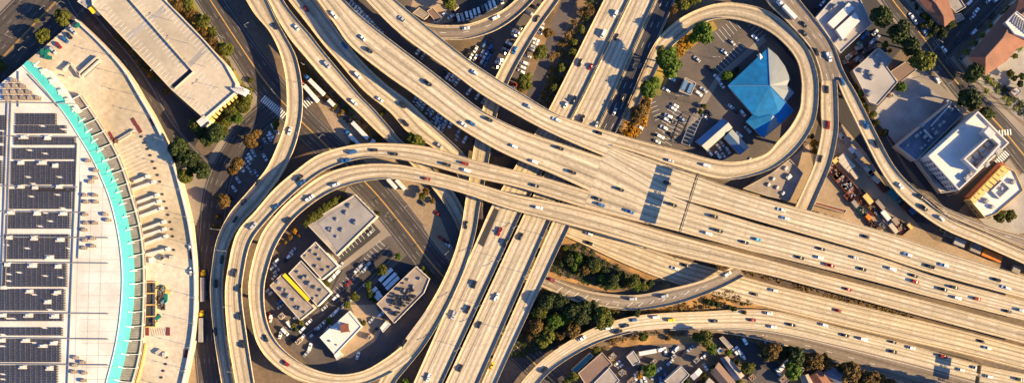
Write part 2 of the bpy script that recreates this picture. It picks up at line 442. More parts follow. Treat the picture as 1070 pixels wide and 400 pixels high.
# ---------------- ground patches ----------------
LV = [0]
def SH(name, poly, m, label, kind='structure'):
    LV[0] += 1; return sheet(name, poly, m, LV[0], label, kind)
SH('earth_bank', [(-40, -40), (1110, -40), (1110, -60), (-40, -60)], 'earth', 'bare earth along the far northern edge')
SH('earth_bank', [(262, 20), (300, 60), (330, 95), (372, 150), (420, 160), (500, 210), (540, 160), (480, 120), (360, 0), (250, -20)], 'earth', 'brown earth bank under the north west connector ramps')
SH('parking_lot', [(352, -20), (400, 30), (470, 120), (520, 165), (560, 150), (600, 60), (625, 0), (640, -30), (340, -30)], 'asphalt_brown', 'asphalt car park between and beneath the northern viaducts')
SH('earth_bank', [(437, -20), (425, 22), (447, 30), (540, 0), (560, -25)], 'yard_tan', 'tan yard inside the curve of the northern ramp')
SH('parking_lot', [(474, 24), (530, 10), (560, -24), (500, -24), (470, 5)], 'asphalt_dark', 'dark asphalt strip under the row of parked vans')
SH('earth_bank', [(460, 42), (500, 41), (512, 50), (490, 66), (476, 60)], 'earth', 'bare brown patch of earth south of the curved ramp')
SH('earth_bank', [(560, 34), (596, -30), (650, -30), (590, 120), (540, 150), (532, 130), (545, 90)], 'earth', 'brown earth strip west of the sunken freeway')
SH('alley', [(590, -10), (606, -10), (560, 110), (546, 110)], 'street_dark', 'narrow alley between car park and freeway')
SH('earth_bank', [(676, -25), (760, -25), (745, 8), (712, 22), (682, 70), (672, 100), (655, 90)], 'earth', 'brown earth in the crook of the loop ramp')
SH('parking_lot', [(650, 150), (671, 110), (688, 62), (706, 40), (733, 26), (760, 20), (800, 30), (826, 50), (838, 80), (836, 115), (822, 140), (800, 160), (770, 170), (730, 166), (690, 152)], 'asphalt_brown', 'brown asphalt car park around the blue roofed building')
SH('grass_patch', [(683, 75), (700, 45), (745, 22), (750, 30), (712, 58), (702, 75), (690, 100), (678, 98)], 'grass_gold', 'patch of yellow green grass inside the loop ramp')
SH('grass_patch', [(664, 100), (684, 96), (676, 128), (664, 144), (648, 140)], 'earth_gold', 'golden autumn ground cover by the car park')
SH('walkway', [(797, 38), (801, 43), (752, 84), (736, 112), (723, 150), (712, 150), (731, 108), (750, 78)], 'sidewalk', 'pale footpath beside the blue roofed building')
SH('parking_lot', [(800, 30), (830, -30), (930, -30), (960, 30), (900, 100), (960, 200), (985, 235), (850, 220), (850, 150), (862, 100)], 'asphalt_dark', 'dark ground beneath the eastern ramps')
SH('yard', [(862, 140), (880, 130), (905, 160), (935, 210), (975, 250), (1010, 262), (1075, 290), (1075, 330), (900, 270), (815, 235), (835, 210), (855, 190)], 'yard_tan', 'tan storage yard beside the viaduct')
SH('earth_bank', [(775, 200), (800, 176), (826, 166), (845, 150), (850, 175), (835, 215), (810, 212)], 'yard_tan', 'tan paved corner under the curve of the loop ramp')
SH('street', [(860, 60), (905, 110), (945, 170), (990, 225), (1000, 218), (955, 160), (915, 110), (880, 70)], 'asphalt_dark', 'dark frontage lane beside the eastern ramp')
SH('yard', [(917, 112), (940, 88), (958, 72), (1003, 107), (995, 108), (937, 152), (924, 136), (912, 122)], 'yard_concrete', 'pale empty concrete lot beside the low building')
SH('sidewalk', [(945, 73), (962, 70), (1012, 116), (1006, 120), (990, 106)], 'sidewalk', 'tan footpath along the empty lot')
SH('sidewalk', [(893, -30), (912, -30), (1090, 215), (1090, 250), (1040, 160)], 'sidewalk', 'footpath on the west side of the eastern street')
SH('sidewalk', [(930, -30), (945, -30), (980, 20), (980, 40), (985, 46), (1075, -45), (1090, -45), (996, 58), (1012, 80), (1090, 150), (1090, 190), (1040, 115), (990, 65), (955, 20)], 'sidewalk', 'footpath around the eastern junction')
SH('yard', [(950, -30), (1060, -30), (986, 42), (972, 28)], 'earth_dark', 'dark planted garden around the red tiled house')
SH('yard', [(1001, 62), (1050, 8), (1090, -20), (1090, 140), (1062, 122), (1018, 82)], 'yard_concrete', 'pale paved garden behind the big tiled building')
SH('street', [(1055, 155), (1060, 160), (1000, 222), (985, 240), (965, 215), (1001, 202)], 'asphalt_dark', 'narrow side street between the tall block and the yellow building')
SH('yard', [(1020, 226), (1085, 165), (1090, 240), (1060, 245), (1030, 235)], 'yard_concrete', 'paved yard around the yellow parapet building')
# loop interior
SH('loop_ground', [(296, 262), (330, 215), (380, 190), (480, 200), (484, 240), (462, 300), (430, 345), (400, 372), (360, 388), (322, 380), (292, 352), (280, 310)], 'asphalt_brown', 'brown asphalt ground inside the big loop ramp')
SH('yard', [(366, 318), (392, 318), (402, 338), (392, 356), (366, 374), (350, 372), (376, 342)], 'yard_tan', 'golden tan yard beside the white roofed shed')
SH('parking_lot', [(358, 260), (395, 227), (410, 235), (370, 260), (342, 312), (351, 290)], 'asphalt_dark', 'dark car park with white stall lines beside the big shed')
SH('parking_lot', [(358, 257), (396, 226), (408, 236), (380, 265), (372, 280), (352, 265)], 'asphalt_dark', 'freshly surfaced car park wing')
SH('parking_lot', [(386, 302), (428, 264), (436, 276), (394, 318)], 'asphalt_dark', 'dark bus parking yard north of the long shed')
SH('sidewalk', [(366, 190), (372, 190), (416, 245), (405, 247), (352, 285), (349, 281), (398, 242), (360, 200)], 'sidewalk', 'tan footpath along the boulevard edge of the loop')
# left
SH('ground_paving', [(-40, -40), (70, -40), (-2, 30), (-40, 60)], 'sidewalk', 'tan paved corner at the north west junction')
SH('sidewalk', [(-40, 100), (5, 62), (40, 40), (76, 8), (88, -8), (80, 20), (30, 68), (-40, 130)], 'sidewalk', 'grey tan footpath in front of the exhibition hall')
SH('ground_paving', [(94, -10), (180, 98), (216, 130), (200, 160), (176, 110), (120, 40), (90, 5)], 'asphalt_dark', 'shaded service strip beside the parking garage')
SH('grass_patch', [(162, -30), (186, -30), (248, 70), (268, 92), (262, 118), (240, 134), (215, 140), (215, 126), (247, 92)], 'grass_gold', 'green and golden planted bed around the parking garage')
SH('sidewalk', [(186, -30), (196, -30), (238, 50), (270, 90), (268, 108), (245, 132), (228, 168), (219, 172), (218, 164), (240, 130), (264, 100), (232, 55)], 'sidewalk', 'tan footpath between the garage planting and the boulevard')
SH('sidewalk', [(176, 170), (220, 172), (214, 200), (206, 235), (200, 235), (190, 198)], 'sidewalk', 'pale forecourt beside the western avenue')
SH('earth_bank', [(200, 330), (207, 350), (212, 400), (214, 430), (190, 430)], 'yard_tan', 'tan verge beside the curved court wall')
SH('car_park', [(250, 195), (236, 240), (225, 250), (240, 190), (282, 130), (300, 118), (300, 150), (280, 190)], 'asphalt_brown', 'brown car park beneath the western ramp')
SH('earth_bank', [(290, 110), (320, 130), (345, 160), (300, 195), (270, 230), (262, 210), (300, 150)], 'earth_dark', 'dark earth between the curving ramps')
SH('yard', [(316, 82), (336, 92), (388, 148), (420, 160), (400, 185), (380, 170), (350, 140)], 'yard_tan', 'tan lorry yard beside the boulevard')
SH('yard', [(404, 186), (440, 185), (455, 215), (478, 270), (466, 280), (440, 232)], 'yard_tan', 'tan paved yard east of the boulevard')
# bottom
SH('earth_bank', [(585, 235), (660, 262), (700, 282), (700, 300), (640, 306), (560, 285), (560, 270)], 'earth_gold', 'golden dry verge beside the freeway')
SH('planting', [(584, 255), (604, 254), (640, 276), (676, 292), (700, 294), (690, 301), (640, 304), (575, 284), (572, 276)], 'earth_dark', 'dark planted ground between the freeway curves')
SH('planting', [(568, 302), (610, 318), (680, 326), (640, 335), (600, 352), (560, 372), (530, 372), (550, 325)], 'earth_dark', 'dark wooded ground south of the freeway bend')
SH('earth_bank', [(680, 320), (706, 318), (760, 300), (800, 322), (760, 326), (700, 330)], 'earth_gold', 'dry golden wedge of ground between the ramps')
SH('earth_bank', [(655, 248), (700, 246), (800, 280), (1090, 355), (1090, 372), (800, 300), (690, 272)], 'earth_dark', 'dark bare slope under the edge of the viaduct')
SH('earth_bank', [(600, 385), (640, 360), (680, 348), (800, 356), (870, 376), (1000, 430), (560, 430)], 'earth', 'brown verge south of the freeway')
SH('earth_bank', [(633, 362), (660, 351), (700, 350), (730, 352), (725, 360), (650, 362)], 'earth_gold', 'golden dirt track above the yards')
SH('yard', [(640, 378), (668, 360), (728, 358), (740, 372), (712, 400), (700, 430), (610, 430)], 'asphalt_brown', 'brown yard between the southern sheds')
SH('street', [(757, 350), (790, 358), (812, 378), (846, 430), (790, 430), (775, 375)], 'asphalt_dark', 'dark residential cul de sac by the freeway')
SH('yard', [(785, 400), (795, 382), (815, 392), (830, 430), (780, 430)], 'asphalt_brown', 'brown paved plot at the end of the cul de sac')

# ---------------- streets at ground level ----------------
road('boulevard', 'wide boulevard running diagonally beneath the ramps', cw([(200, -30, 26, 0), (213, -10, 26, 0), (247, 42, 28, 0), (279, 88, 32, 0), (312, 124, 30, 0), (347, 158, 30, 0), (388, 197, 30, 0), (424, 240, 30, 0), (457, 282, 30, 0), (505, 330, 30, 0), (555, 376, 28, 0), (600, 420, 28, 0)]),
     6, MT and road_mat('street_asphalt', (.070, .058, .054), .22, (.07, .055, .045), .05), elevated=False, rails=(False, False), desc='the diagonal boulevard', yellow=True, level=LV[0]+2)
SA = MATS['street_asphalt']
road('avenue', 'avenue running north to south past the truck court', cw([(287, 112, 24, 0), (262, 134, 26, 0), (243, 160, 24, 0), (230, 188, 26, 0), (224, 215, 28, 0), (220, 250, 26, 0), (214, 300, 24, 0), (214, 350, 24, 0), (219, 400, 26, 0), (222, 430, 26, 0)]),
     5, SA, elevated=False, rails=(False, False), desc='the western avenue', level=LV[0]+1)
road('avenue', 'broad avenue crossing the north west corner', cw([(-45, 108, 62, 0), (10, 48, 62, 0), (75, -20, 62, 0), (110, -60, 62, 0)]), 9, SA, elevated=False, rails=(False, False), desc='the north western avenue', yellow=True, level=LV[0]+1)
road('service_road', 'service road between the truck court and the parking garage', cw([(72, -14, 20, 0), (88, 14, 19, 0), (108, 38, 18, 0), (132, 66, 18, 0), (152, 95, 18, 0), (170, 126, 17, 0), (190, 152, 18, 0), (216, 178, 16, 0)]), 2, SA, elevated=False, rails=(False, False), desc='the service road', level=LV[0]+3)
road('street', 'eastern street lined with round dark trees', cw([(912, -30, 20, 0), (936, 5, 20, 0), (961, 35, 20, 0), (985, 68, 20, 0), (1012, 100, 22, 0), (1040, 127, 22, 0), (1068, 160, 24, 0), (1100, 200, 24, 0)]), 4, SA, elevated=False, rails=(False, False), desc='the eastern street', level=LV[0]+1, yellow=True)
road('street', 'shaded cross street in the north east corner', cw([(982, 58, 20, 0), (1008, 28, 22, 0), (1040, -5, 22, 0), (1070, -40, 22, 0)]), 2, SA, elevated=False, rails=(False, False), desc='the north eastern cross street', level=LV[0]+2)
road('street', 'small street inside the big loop ramp', cw([(410, 262, 15, 0), (385, 285, 15, 0), (360, 308, 15, 0), (335, 330, 15, 0), (308, 350, 14, 0), (296, 345, 12, 0)]), 2, SA, elevated=False, rails=(False, False), desc='the street inside the loop', level=LV[0]+1)

# ---------------- freeway ----------------
zN = lambda y: 2 if y < 10 else (2+4.5*(y-10)/140 if y < 150 else 6.5)
def fw(ys, fa, fb): return [(fa(y), y, fb(y), y, zN(y)) for y in ys]
def lin(pts):
    def f(y):
        for (x0, y0), (x1, y1) in zip(pts, pts[1:]):
            if y <= y1 or (x1, y1) == pts[-1]: return x0+(x1-x0)*(y-y0)/(y1-y0)
    return f
l0 = lin([(641, -20), (631, 0), (574, 114), (514, 215), (432, 400), (421, 425)])
l1 = lin([(668, -20), (658, 0), (611, 97), (547, 222), (464, 400), (452, 425)])
l2 = lin([(694, -20), (685, 0), (641, 100), (577, 230), (502, 400), (491, 425)])
l3 = lin([(716, -20), (706, 0), (656, 113), (596, 235), (536, 362), (519, 400), (508, 425)])
ys = [-22, 0, 30, 60, 90, 120, 150, 180, 215, 250, 290, 330, 370, 400, 428]
g_ = lambda f, d: (lambda y: f(y)+d*(.35 if y < 150 else (.35+.65*min(1, (y-150)/60))))
road('freeway', 'western carriageway of the north south freeway', fw(ys, l0, g_(l1, -1.7)), 5, CONC2, desc='the western freeway carriageway', heading=1)
road('freeway', 'middle carriageway of the north south freeway', fw(ys, g_(l1, 1.2), g_(l2, -1.7)), 5, CONC2, desc='the middle freeway carriageway', heading=-1)
road('freeway', 'dark asphalt eastern lanes of the north south freeway', fw([y for y in ys if y <= 150], g_(l2, 1.2), l3), 3, ASPH, desc='the asphalt freeway lanes', heading=-1)
road('freeway', 'pale eastern carriageway of the north south freeway', fw([y for y in ys if y >= 150], g_(l2, 1.2), l3), 3, CONC2, desc='the eastern freeway carriageway', heading=-1)

road('connector_ramp', 'north western connector ramp curving south beside the boulevard', [(245, -22, 266, -22, 9.5), (257, 0, 279, 0, 9.5), (267, 16, 289, 21, 9.3), (282, 34, 299, 39, 9), (292, 54, 309, 58, 8.8), (298, 77, 314.5, 80, 8.6), (300, 101, 316.5, 101, 8.4), (299, 125, 315, 126, 8.2), (291, 150, 308, 154, 8), (280, 174, 296, 180, 7.8), (268, 190, 283, 199, 7.5), (256, 204, 270, 215, 7.2), (240, 223, 253.5, 232, 7), (227, 250, 240, 254, 6.6), (222, 278, 234.5, 280, 6.2), (220, 305, 233, 306, 6), (224, 350, 236, 349, 5.6), (231, 395, 243, 393, 5.2), (237, 426, 249, 424, 5)],
     2, RAMPM, desc='the western connector ramp', heading=1)
road('connector_ramp', 'north western branch running south east under the curved viaducts', [(267, -22, 290, -22, 9.3), (280, 0, 296, 0, 9.2), (291, 21.5, 312, 22, 9), (304, 42, 325, 37, 8.6), (319, 60, 335, 50, 8), (338, 82, 354, 73, 7), (356, 101, 377, 100, 6), (374, 118, 390, 113, 5.4), (389, 133, 405, 130, 4.8), (406, 149, 420, 147, 4.4), (430, 172, 445, 168, 3.4), (454, 199, 470, 195, 2), (470, 222, 483, 216, 1), (484, 250, 495, 244, .6)],
     2, CONC, desc='the north western branch ramp', heading=1)
road('connector_ramp', 'second north western ramp half shaded by the high viaduct', [(284, -24, 311, -24, 8), (301, 0, 329, 0, 7.8), (317, 20, 341, 16, 7.5), (337, 46, 360, 42, 7), (352, 63, 380, 66, 6.5), (380, 95, 402, 87, 5.8), (407, 117, 427, 106, 5), (427, 139, 455, 133, 4.5), (452, 154, 484, 160, 4.3), (475, 178, 500, 182, 4.3), (486, 204, 504, 206, 4.3), (489, 228, 505, 229, 4.3)],
     3, CONC, desc='the second north western ramp', heading=1)
road('viaduct', 'high western viaduct descending into the interchange', [(310, -24, 340, -24, 14), (331, 0, 360, 0, 14), (350, 26, 375, 15, 14), (367, 49, 394, 31, 14), (400, 76, 424, 54, 14), (434, 100, 457, 79, 14), (476, 131, 496, 110, 14), (505, 149, 519, 124, 14), (534, 164, 550, 138, 14), (580, 183, 592, 152, 14), (616.2, 199.7, 629, 164.3, 14)],
     4, CONC, desc='the high western viaduct', heading=1)
road('viaduct', 'high northern viaduct crossing over the car park', [(360, -24, 390, -24, 14), (382, 0, 411, -2, 14), (417, 35, 438, 21, 14), (467, 72, 486, 60, 14), (502, 98, 520, 83, 14), (534, 117, 550, 101, 14), (565, 134, 580, 118.5, 14), (597, 149, 612, 130, 14), (631, 163.5, 648, 141, 14)],
     4, CONC, desc='the high northern viaduct', heading=-1)
road('viaduct', 'main northern deck of the east west freeway', [(631, 163.5, 639.5, 152.25, 14), (660, 182, 668, 162, 14), (689, 199, 697, 172, 14), (719, 210, 726, 182.5, 14), (749, 218.5, 757, 194, 14), (801, 233.5, 808, 210, 14), (901, 262, 907, 237, 14), (976, 286, 985, 262, 14), (1068, 311, 1075, 290, 14), (1110, 322, 1116, 302, 14)],
     5, CONC, desc='the northern main deck', heading=-1, railcut=(.35, 1, 0, 1))
road('viaduct', 'main middle deck of the east west freeway', [(610, 217, 629.4, 163, 13.97), (645, 226.5, 661, 180.8, 13.97), (679, 234.5, 690, 198.6, 13.97), (712, 242.7, 721, 212, 14), (779, 261, 788, 233, 14), (813, 269, 821, 242, 14), (913, 294, 921, 270, 14), (976, 311, 985, 291.5, 14), (1068, 334, 1075, 315.5, 14), (1112, 345, 1118, 327, 14)],
     6, CONC, desc='the middle main deck', heading=1, railcut=(0, 1, .35, 1))
road('viaduct', 'outer curved viaduct sweeping over the boulevard', [(610, 217, 616.2, 199.7, 14), (559, 201, 565, 184.5, 14), (534, 194, 538, 178, 14), (492, 185, 495, 167, 14), (442, 171.5, 447, 153.5, 13.8), (402, 165, 405, 150, 13.5), (372, 167, 370, 151.5, 13.2), (342, 177, 334, 161.5, 13), (320, 191.5, 308, 179.5, 12.7), (300, 209, 287, 197.5, 12.4), (279, 230.5, 267.5, 220, 12), (262.5, 253, 247.5, 244, 11.5), (255, 284, 238.5, 280, 11), (253, 310, 235.5, 309, 10.5), (258, 350, 238.5, 352, 10), (266, 400, 247, 403, 9), (271, 428, 252, 430, 8.6)],
     3, RAMPM, desc='the outer curved viaduct', heading=-1)
road('viaduct', 'southern viaduct deck turning into the big loop ramp', [(1112, 370, 1114, 352, 14.6), (1068, 358, 1071, 341.5, 14.6), (951, 327, 955, 311, 14.6), (851, 300, 856, 286, 14.6), (801, 287, 805, 272, 14.6), (759, 278.5, 763, 261, 14.6), (696, 264, 700, 244, 14.6), (640, 247.5, 645, 227.5, 14.6), (590, 234, 595, 214, 14.6), (534, 219, 538, 203, 14.5), (482, 201.5, 487, 188, 14.3), (442, 192, 446, 177.5, 14), (407, 187, 409, 171.5, 13.6), (373, 191, 371, 173, 13), (345, 201, 338, 183, 12.5), (322, 216, 309, 204, 12), (303, 234, 289.5, 223, 11.5), (288, 258, 273, 246, 11), (279, 285, 262.5, 280, 10.5), (276, 305, 260, 305, 10), (278, 330, 263, 333, 9.6), (285, 350, 269.5, 359, 9.2), (299, 367, 286, 380, 8.8), (323, 383, 313, 397, 8.4), (352, 390.5, 348, 404, 8), (379, 387, 381, 401, 7.6), (402, 374.5, 411, 388, 7.3), (420, 361, 431, 374, 7.15)],
     3, RAMPM, desc='the southern viaduct and loop', heading=-1, railcut=(0, 1, 0, .965))
road('connector_ramp', 'narrow link ramp passing beneath the viaducts from north to south', cw([(592, -22, 12, 8), (577, 0, 13, 7.9), (559, 25, 13, 7.8), (540, 55, 14, 7.6), (525, 83, 14.5, 7.4), (513, 113, 16, 7.2), (505, 150, 18, 7.1), (500, 180, 17, 7.1), (494, 213, 16, 7.1), (489, 243, 16, 7.1), (480, 273, 16, 7.1), (467, 303, 17, 7.1), (451, 332, 19, 7.1), (434, 357, 21, 7.1), (419, 378, 18, 7), (406, 396, 16, 7), (392, 425, 15, 7)]),
     2, RAMPM, desc='the narrow link ramp', heading=1, railcut=(0, .74, 0, 1))
road('loop_ramp', 'pale loop ramp circling the blue roofed building', [(639.5, 152.25, 648, 141, 14), (665, 160, 674, 148.5, 14), (709, 175, 713, 158, 14), (746, 186, 746, 167, 13.7), (771, 187, 771, 169, 13.5), (801, 179, 799, 161.5, 13), (821, 167, 813, 147, 12.5), (838, 150, 826, 132, 12), (851, 127, 835, 115, 11), (855, 100, 837, 100, 10), (853, 75, 837, 83, 9), (843, 50, 832, 63, 8), (823, 27, 818, 45, 7), (801, 11.5, 799, 31, 6), (771, 4, 774, 22, 5), (746, 5, 751, 20, 4.4), (721, 14, 731, 26, 4), (701, 27, 711, 41, 4), (684.5, 45, 695, 57, 4.1), (672, 70, 683, 80, 4.1), (660.5, 97, 671, 102, 4.8), (649.5, 123, 660, 128, 5.6)],
     2, RAMPM, desc='the pale loop ramp', heading=1)
road('connector_ramp', 'north eastern ramp before its split', [(788, -24, 822, -24, 9), (801, 2, 835, 0, 9), (821, 22, 851, 20, 9), (846, 50, 870, 46, 9), (855, 70, 880, 72, 9), (858, 84, 886, 84, 9)],
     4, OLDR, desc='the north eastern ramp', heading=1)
road('connector_ramp', 'short ramp from the split running south under the main deck', [(858, 84.3, 874, 84.2, 9), (857.5, 100, 875, 100, 9), (857.5, 120, 875.5, 118, 9), (858, 137, 875, 140, 8.8), (851, 170, 868, 172, 8.5), (838, 200, 855, 203, 8.2), (826, 226, 843, 230, 8)],
     2, RAMPM, desc='the short southbound ramp', heading=1)
road('connector_ramp', 'long eastern ramp sweeping to the south east corner', [(874.6, 84.2, 886, 84, 9), (881, 101, 895, 99, 9), (901, 142, 914, 137, 9), (921, 180, 933, 172, 9), (939, 204, 953, 195, 9), (961, 223, 974, 211, 9), (988, 240.5, 996, 229.5, 9), (1026, 256.5, 1031, 244.5, 9), (1068, 275, 1072, 262, 9), (1112, 295, 1116, 282, 9)],
     2, CONC, desc='the long eastern ramp', heading=1)
road('connector_ramp', 'parallel upper ramp joining at the eastern edge', [(962, 206, 963, 201, 9), (980, 220, 984, 215, 9), (998, 229, 1004, 224, 9), (1032, 243.5, 1037, 237.5, 9), (1068, 259, 1072, 247, 9), (1112, 277, 1116, 264, 9)],
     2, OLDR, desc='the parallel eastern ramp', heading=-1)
road('connector_ramp', 'curved ramp at the northern edge beside the parked vans', [(438, 33, 430, 20, 12.5), (457, 41, 452, 26, 12), (474, 42, 473, 27, 11.7), (492, 40.5, 490, 25.5, 11.5), (515, 33.5, 509, 19, 11), (534, 22.5, 527, 10, 10.5), (552, 7, 543, -4, 10), (570, -13, 560, -23, 10)],
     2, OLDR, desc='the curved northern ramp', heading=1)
road('connector_ramp', 'curved asphalt shouldered ramp rising over the lower freeway', [(545, 291, 553, 279, .5), (567, 300, 574, 288, .5), (602, 315, 607, 301, .8), (637, 322, 639, 307, 1.6), (669, 323.5, 668, 307.5, 3), (706, 317.5, 700, 301, 5.2), (735, 308, 727, 294.5, 6.6), (759, 298, 750, 286, 7.5), (778, 288, 769, 276, 8)],
     2, road_mat('ramp_midtone', (.32, .25, .185), .34, (.45, .31, .16)), desc='the lower curved ramp', heading=1)
road('freeway', 'lower northern carriageway under the viaduct edge', [(545, 228, 556, 216, .6), (594, 248, 601, 238, .6), (646, 272.5, 655, 251, .6), (694, 292, 703, 268, .6), (740, 306, 750, 281, .6), (801, 321, 807, 297, .6), (900, 345, 906, 321, .6), (1000, 368, 1005, 345, .6), (1066, 385, 1070, 362, .6), (1112, 396, 1117, 373, .6)],
     5, OLDR if False else CONC, desc='the lower northern carriageway', heading=-1)
road('freeway', 'lower southern carriageway fed by the bottom ramp', [(548, 425, 529, 425, 7), (562, 402, 544, 400, 7), (580, 384, 565, 377, 7), (610, 365, 594, 356, 6.4), (638, 353, 626, 340, 5.2), (676, 344.5, 668, 329, 3.4), (734, 342, 734, 325, 1.2), (801, 345, 804, 324, .6), (875, 360, 882, 343, .6), (948, 378, 955, 361, .6), (1016, 396, 1022, 380, .6), (1069, 409, 1075, 391, .6), (1111, 419, 1116, 401, .6)],
     5, CONC, desc='the lower southern carriageway', heading=1, railcut=(0, .40, 0, 1))
road('freeway', 'brown asphalt exit lane beside the lower southern carriageway', [(700, 344.6, 700, 342.6, 2.3), (734, 345, 734, 342.1, 1.2), (801, 356, 801.3, 345.3, .6), (868, 377, 875, 360.3, .6), (941, 400, 948, 378.3, .6), (1010, 421, 1016, 396.3, .6), (1064, 437, 1069, 409.3, .6), (1107, 447, 1111, 419.3, .6)],
     2, OLDR, desc='the brown exit lane', heading=1, rails=(True, False))
add_columns()
mb = MB(); Q = [W(516.5, 217, 6.53), W(521.5, 219.5, 6.53), W(505, 258, 6.53), W(499, 254, 6.53)]; mb.poly(Q[::-1] if (Q[1]-Q[0]).cross(Q[2]-Q[1]).z < 0 else Q)
structure(mb.build('road_patch', MT['asphalt_dark']), 'dark asphalt patch on the shoulder of the western carriageway')
mb = MB()
for k in range(14):
    t = k/13; pts_ = [(585, 296.5), (607, 304), (639, 311), (668, 312), (700, 305), (730, 296)]
    f = t*5; i = min(int(f), 4); x = pts_[i][0]+(pts_[i+1][0]-pts_[i][0])*(f-i); y = pts_[i][1]+(pts_[i+1][1]-pts_[i][1])*(f-i)
    h = road_at(x, y+5)
    if h: z = h[2].z+.03; mb.bar(W(x+3, y+3.2, z), W(x-3.5, y+8.2, z), .3, .01)
structure(mb.build('chevron_lines', MT['paint_white']), 'slanted white chevron lines on the shoulder of the lower curved ramp')
# ---------------- buildings ----------------
def PW(poly, z): return [W(x, y, z) for x, y in poly]
def shrink(P, d):
    """inset a polygon of Vectors by d metres"""
    n = len(P); ar = sum(P[k].x*P[(k+1) % n].y-P[(k+1) % n].x*P[k].y for k in range(n)); sg = 1 if ar > 0 else -1
    out = []
    for i in range(n):
        a, b, c = P[i-1], P[i], P[(i+1) % n]
        e1 = (b-a); e1.z = 0; e1.normalize(); e2 = (c-b); e2.z = 0; e2.normalize()
        n1 = Vector((-e1.y, e1.x, 0))*sg; n2 = Vector((-e2.y, e2.x, 0))*sg
        k = 1+n1.dot(n2); k = max(k, .35); o = b+(n1+n2)*(d/k); out.append(o)
    return out
def ring(mb, P, Q, m=0):
    n = len(P)
    ar = sum(P[k].x*P[(k+1) % n].y-P[(k+1) % n].x*P[k].y for k in range(n))
    for i in range(n):
        j = (i+1) % n
        if ar > 0: mb.quad(P[i], P[j], Q[j], Q[i], m)
        else: mb.quad(P[i], Q[i], Q[j], P[j], m)
def flat_building(name, label, cat, poly, h, wall='wall_cream', roof='roof_grey', par=.9, base=0.0, group=None, tp=.35, windows=0, winmat='glass_dark', parmat=None):
    P = PW(poly, h); c = sum(P, Vector())/len(P)
    t = thing(name, label, cat, (c.x, c.y, base), group=group)
    w = MB(); w.prism([(p.x, p.y) for p in P], base, h, top=False); w.build('wall', MT[wall], t)
    I = shrink(P, tp); r = MB(); r.poly([Vector((p.x, p.y, h-.02)) for p in (I if sum(I[k].x*I[(k+1) % len(I)].y-I[(k+1) % len(I)].x*I[k].y for k in range(len(I))) > 0 else I[::-1])]); r.build('roof', MT[roof], t)
    if par:
        q = MB(); up = Vector((0, 0, par)); O = [p+Vector((0, 0, 0)) for p in P]
        ring(q, [p+up for p in O], [p+up for p in I])
        ring(q, [p+up for p in I], [p-Vector((0, 0, .03)) for p in I]); ring(q, [p-Vector((0, 0, 0)) for p in O], [p+up for p in O])
        q.build('roof_parapet', MT[parmat or wall], t)
    if windows:
        for i in range(len(P)):
            a, b = P[i], P[(i+1) % len(P)]; L = (b-a).length
            if L < 8: continue
            d = (b-a).normalized(); nrm = Vector((d.y, -d.x, 0))
            ar = sum(P[k].x*P[(k+1) % len(P)].y-P[(k+1) % len(P)].x*P[k].y for k in range(len(P)))
            if ar < 0: nrm = -nrm
            cm = (a+b)/2-Vector((0, -36, 0)); 
            if nrm.dot(Vector((cm.x, cm.y, 0))) > 0: continue      # this side faces away from the photo's viewpoint
            if cat == 'office block' and nrm.y > 0: continue
            nf = windows
            for f in range(nf):
                z = base+(h-base)*(f+.5)/nf
                k = 0
                s_ = 2.2
                while s_ < L-2.2:
                    p = a+d*s_; mb = MB(); mb.box((p.x+nrm.x*.04, p.y+nrm.y*.04, z-.75), (1.9, .14, 1.5), math.atan2(d.y, d.x)); mb.build('window', MT[winmat], t); s_ += 3.6
    return t
def units(t, pts, h, size=(1.8, 1.6, 1.2), m='grey_metal', name='roof_unit', rz=None, jit=.35, ang=.7):
    for x, y in pts:
        p = W(x, y, h); k = 1+random.uniform(-jit, jit); mb = MB(); a = ang if rz is None else rz
        mb.box((p.x, p.y, h), (size[0]*k, size[1]*k, size[2]*k), a)
        mb.box((p.x, p.y, h+size[2]*k), (size[0]*k*.6, size[1]*k*.6, .25), a)
        mb.build(name, MT[m], t)
def lerp2(a, b, t): return (a[0]+(b[0]-a[0])*t, a[1]+(b[1]-a[1])*t)
def stalls(mb, p0, p1, ln, z, side=1, step=2.7, w=.18, slant=0.0, m=0):
    a, b = W(*p0, z), W(*p1, z); d = (b-a); L = d.length; d.normalize(); n = Vector((-d.y, d.x, 0))*side; n = (n+d*slant).normalized()
    k = 0
    while k*step <= L:
        q = a+d*(k*step); e = q+n*ln; u = Vector((-n.y, n.x, 0))*w/2
        P = [q-u, q+u, e+u, e-u]
        if (P[1]-P[0]).cross(P[3]-P[0]).z < 0: P = P[::-1]
        mb.quad(*P, m); k += 1
def marks(name, label, specs, parent=None, z=0.0, mat_='paint_white'):
    mb = MB()
    for sp in specs: stalls(mb, sp[0], sp[1], sp[2], z, *sp[3:])
    o = mb.build(name, MT[mat_], parent)
    if parent is None: structure(o, label)
    return o

# ---- exhibition hall (roof with solar arrays and turquoise edge) ----
HZ = 22.0
bandC = cr([(26, 66), (40, 80), (58, 101), (72, 119), (86, 141), (98, 161), (108, 181), (117, 203), (124, 228), (129, 255), (131.5, 283), (131, 310), (128, 340), (123, 368), (116, 395), (108, 425)], 4)
def offs(L, d):
    o = []
    for i, p in enumerate(L):
        a = L[max(i-1, 0)]; b = L[min(i+1, len(L)-1)]; dx, dy = b[0]-a[0], b[1]-a[1]; l = math.hypot(dx, dy); o.append((p[0]-dy/l*d, p[1]+dx/l*d))
    return o
bandL = offs(bandC, 3.7); bandR = offs(bandC, -3.7)
hall_poly = [(-60, 152), (0, 88), (24, 68)]+bandL[1:]+[(-60, 428)]
P = PW(hall_poly, HZ); c = W(40, 250, 0)
hall = thing('exhibition_hall', 'huge white exhibition hall roof with solar arrays and a curved turquoise edge', 'exhibition hall', (c.x, c.y, 0))
mb = MB(); mb.prism([(p.x, p.y) for p in P], 0, HZ-.05); mb.build('wall', MT['wall_white'], hall)
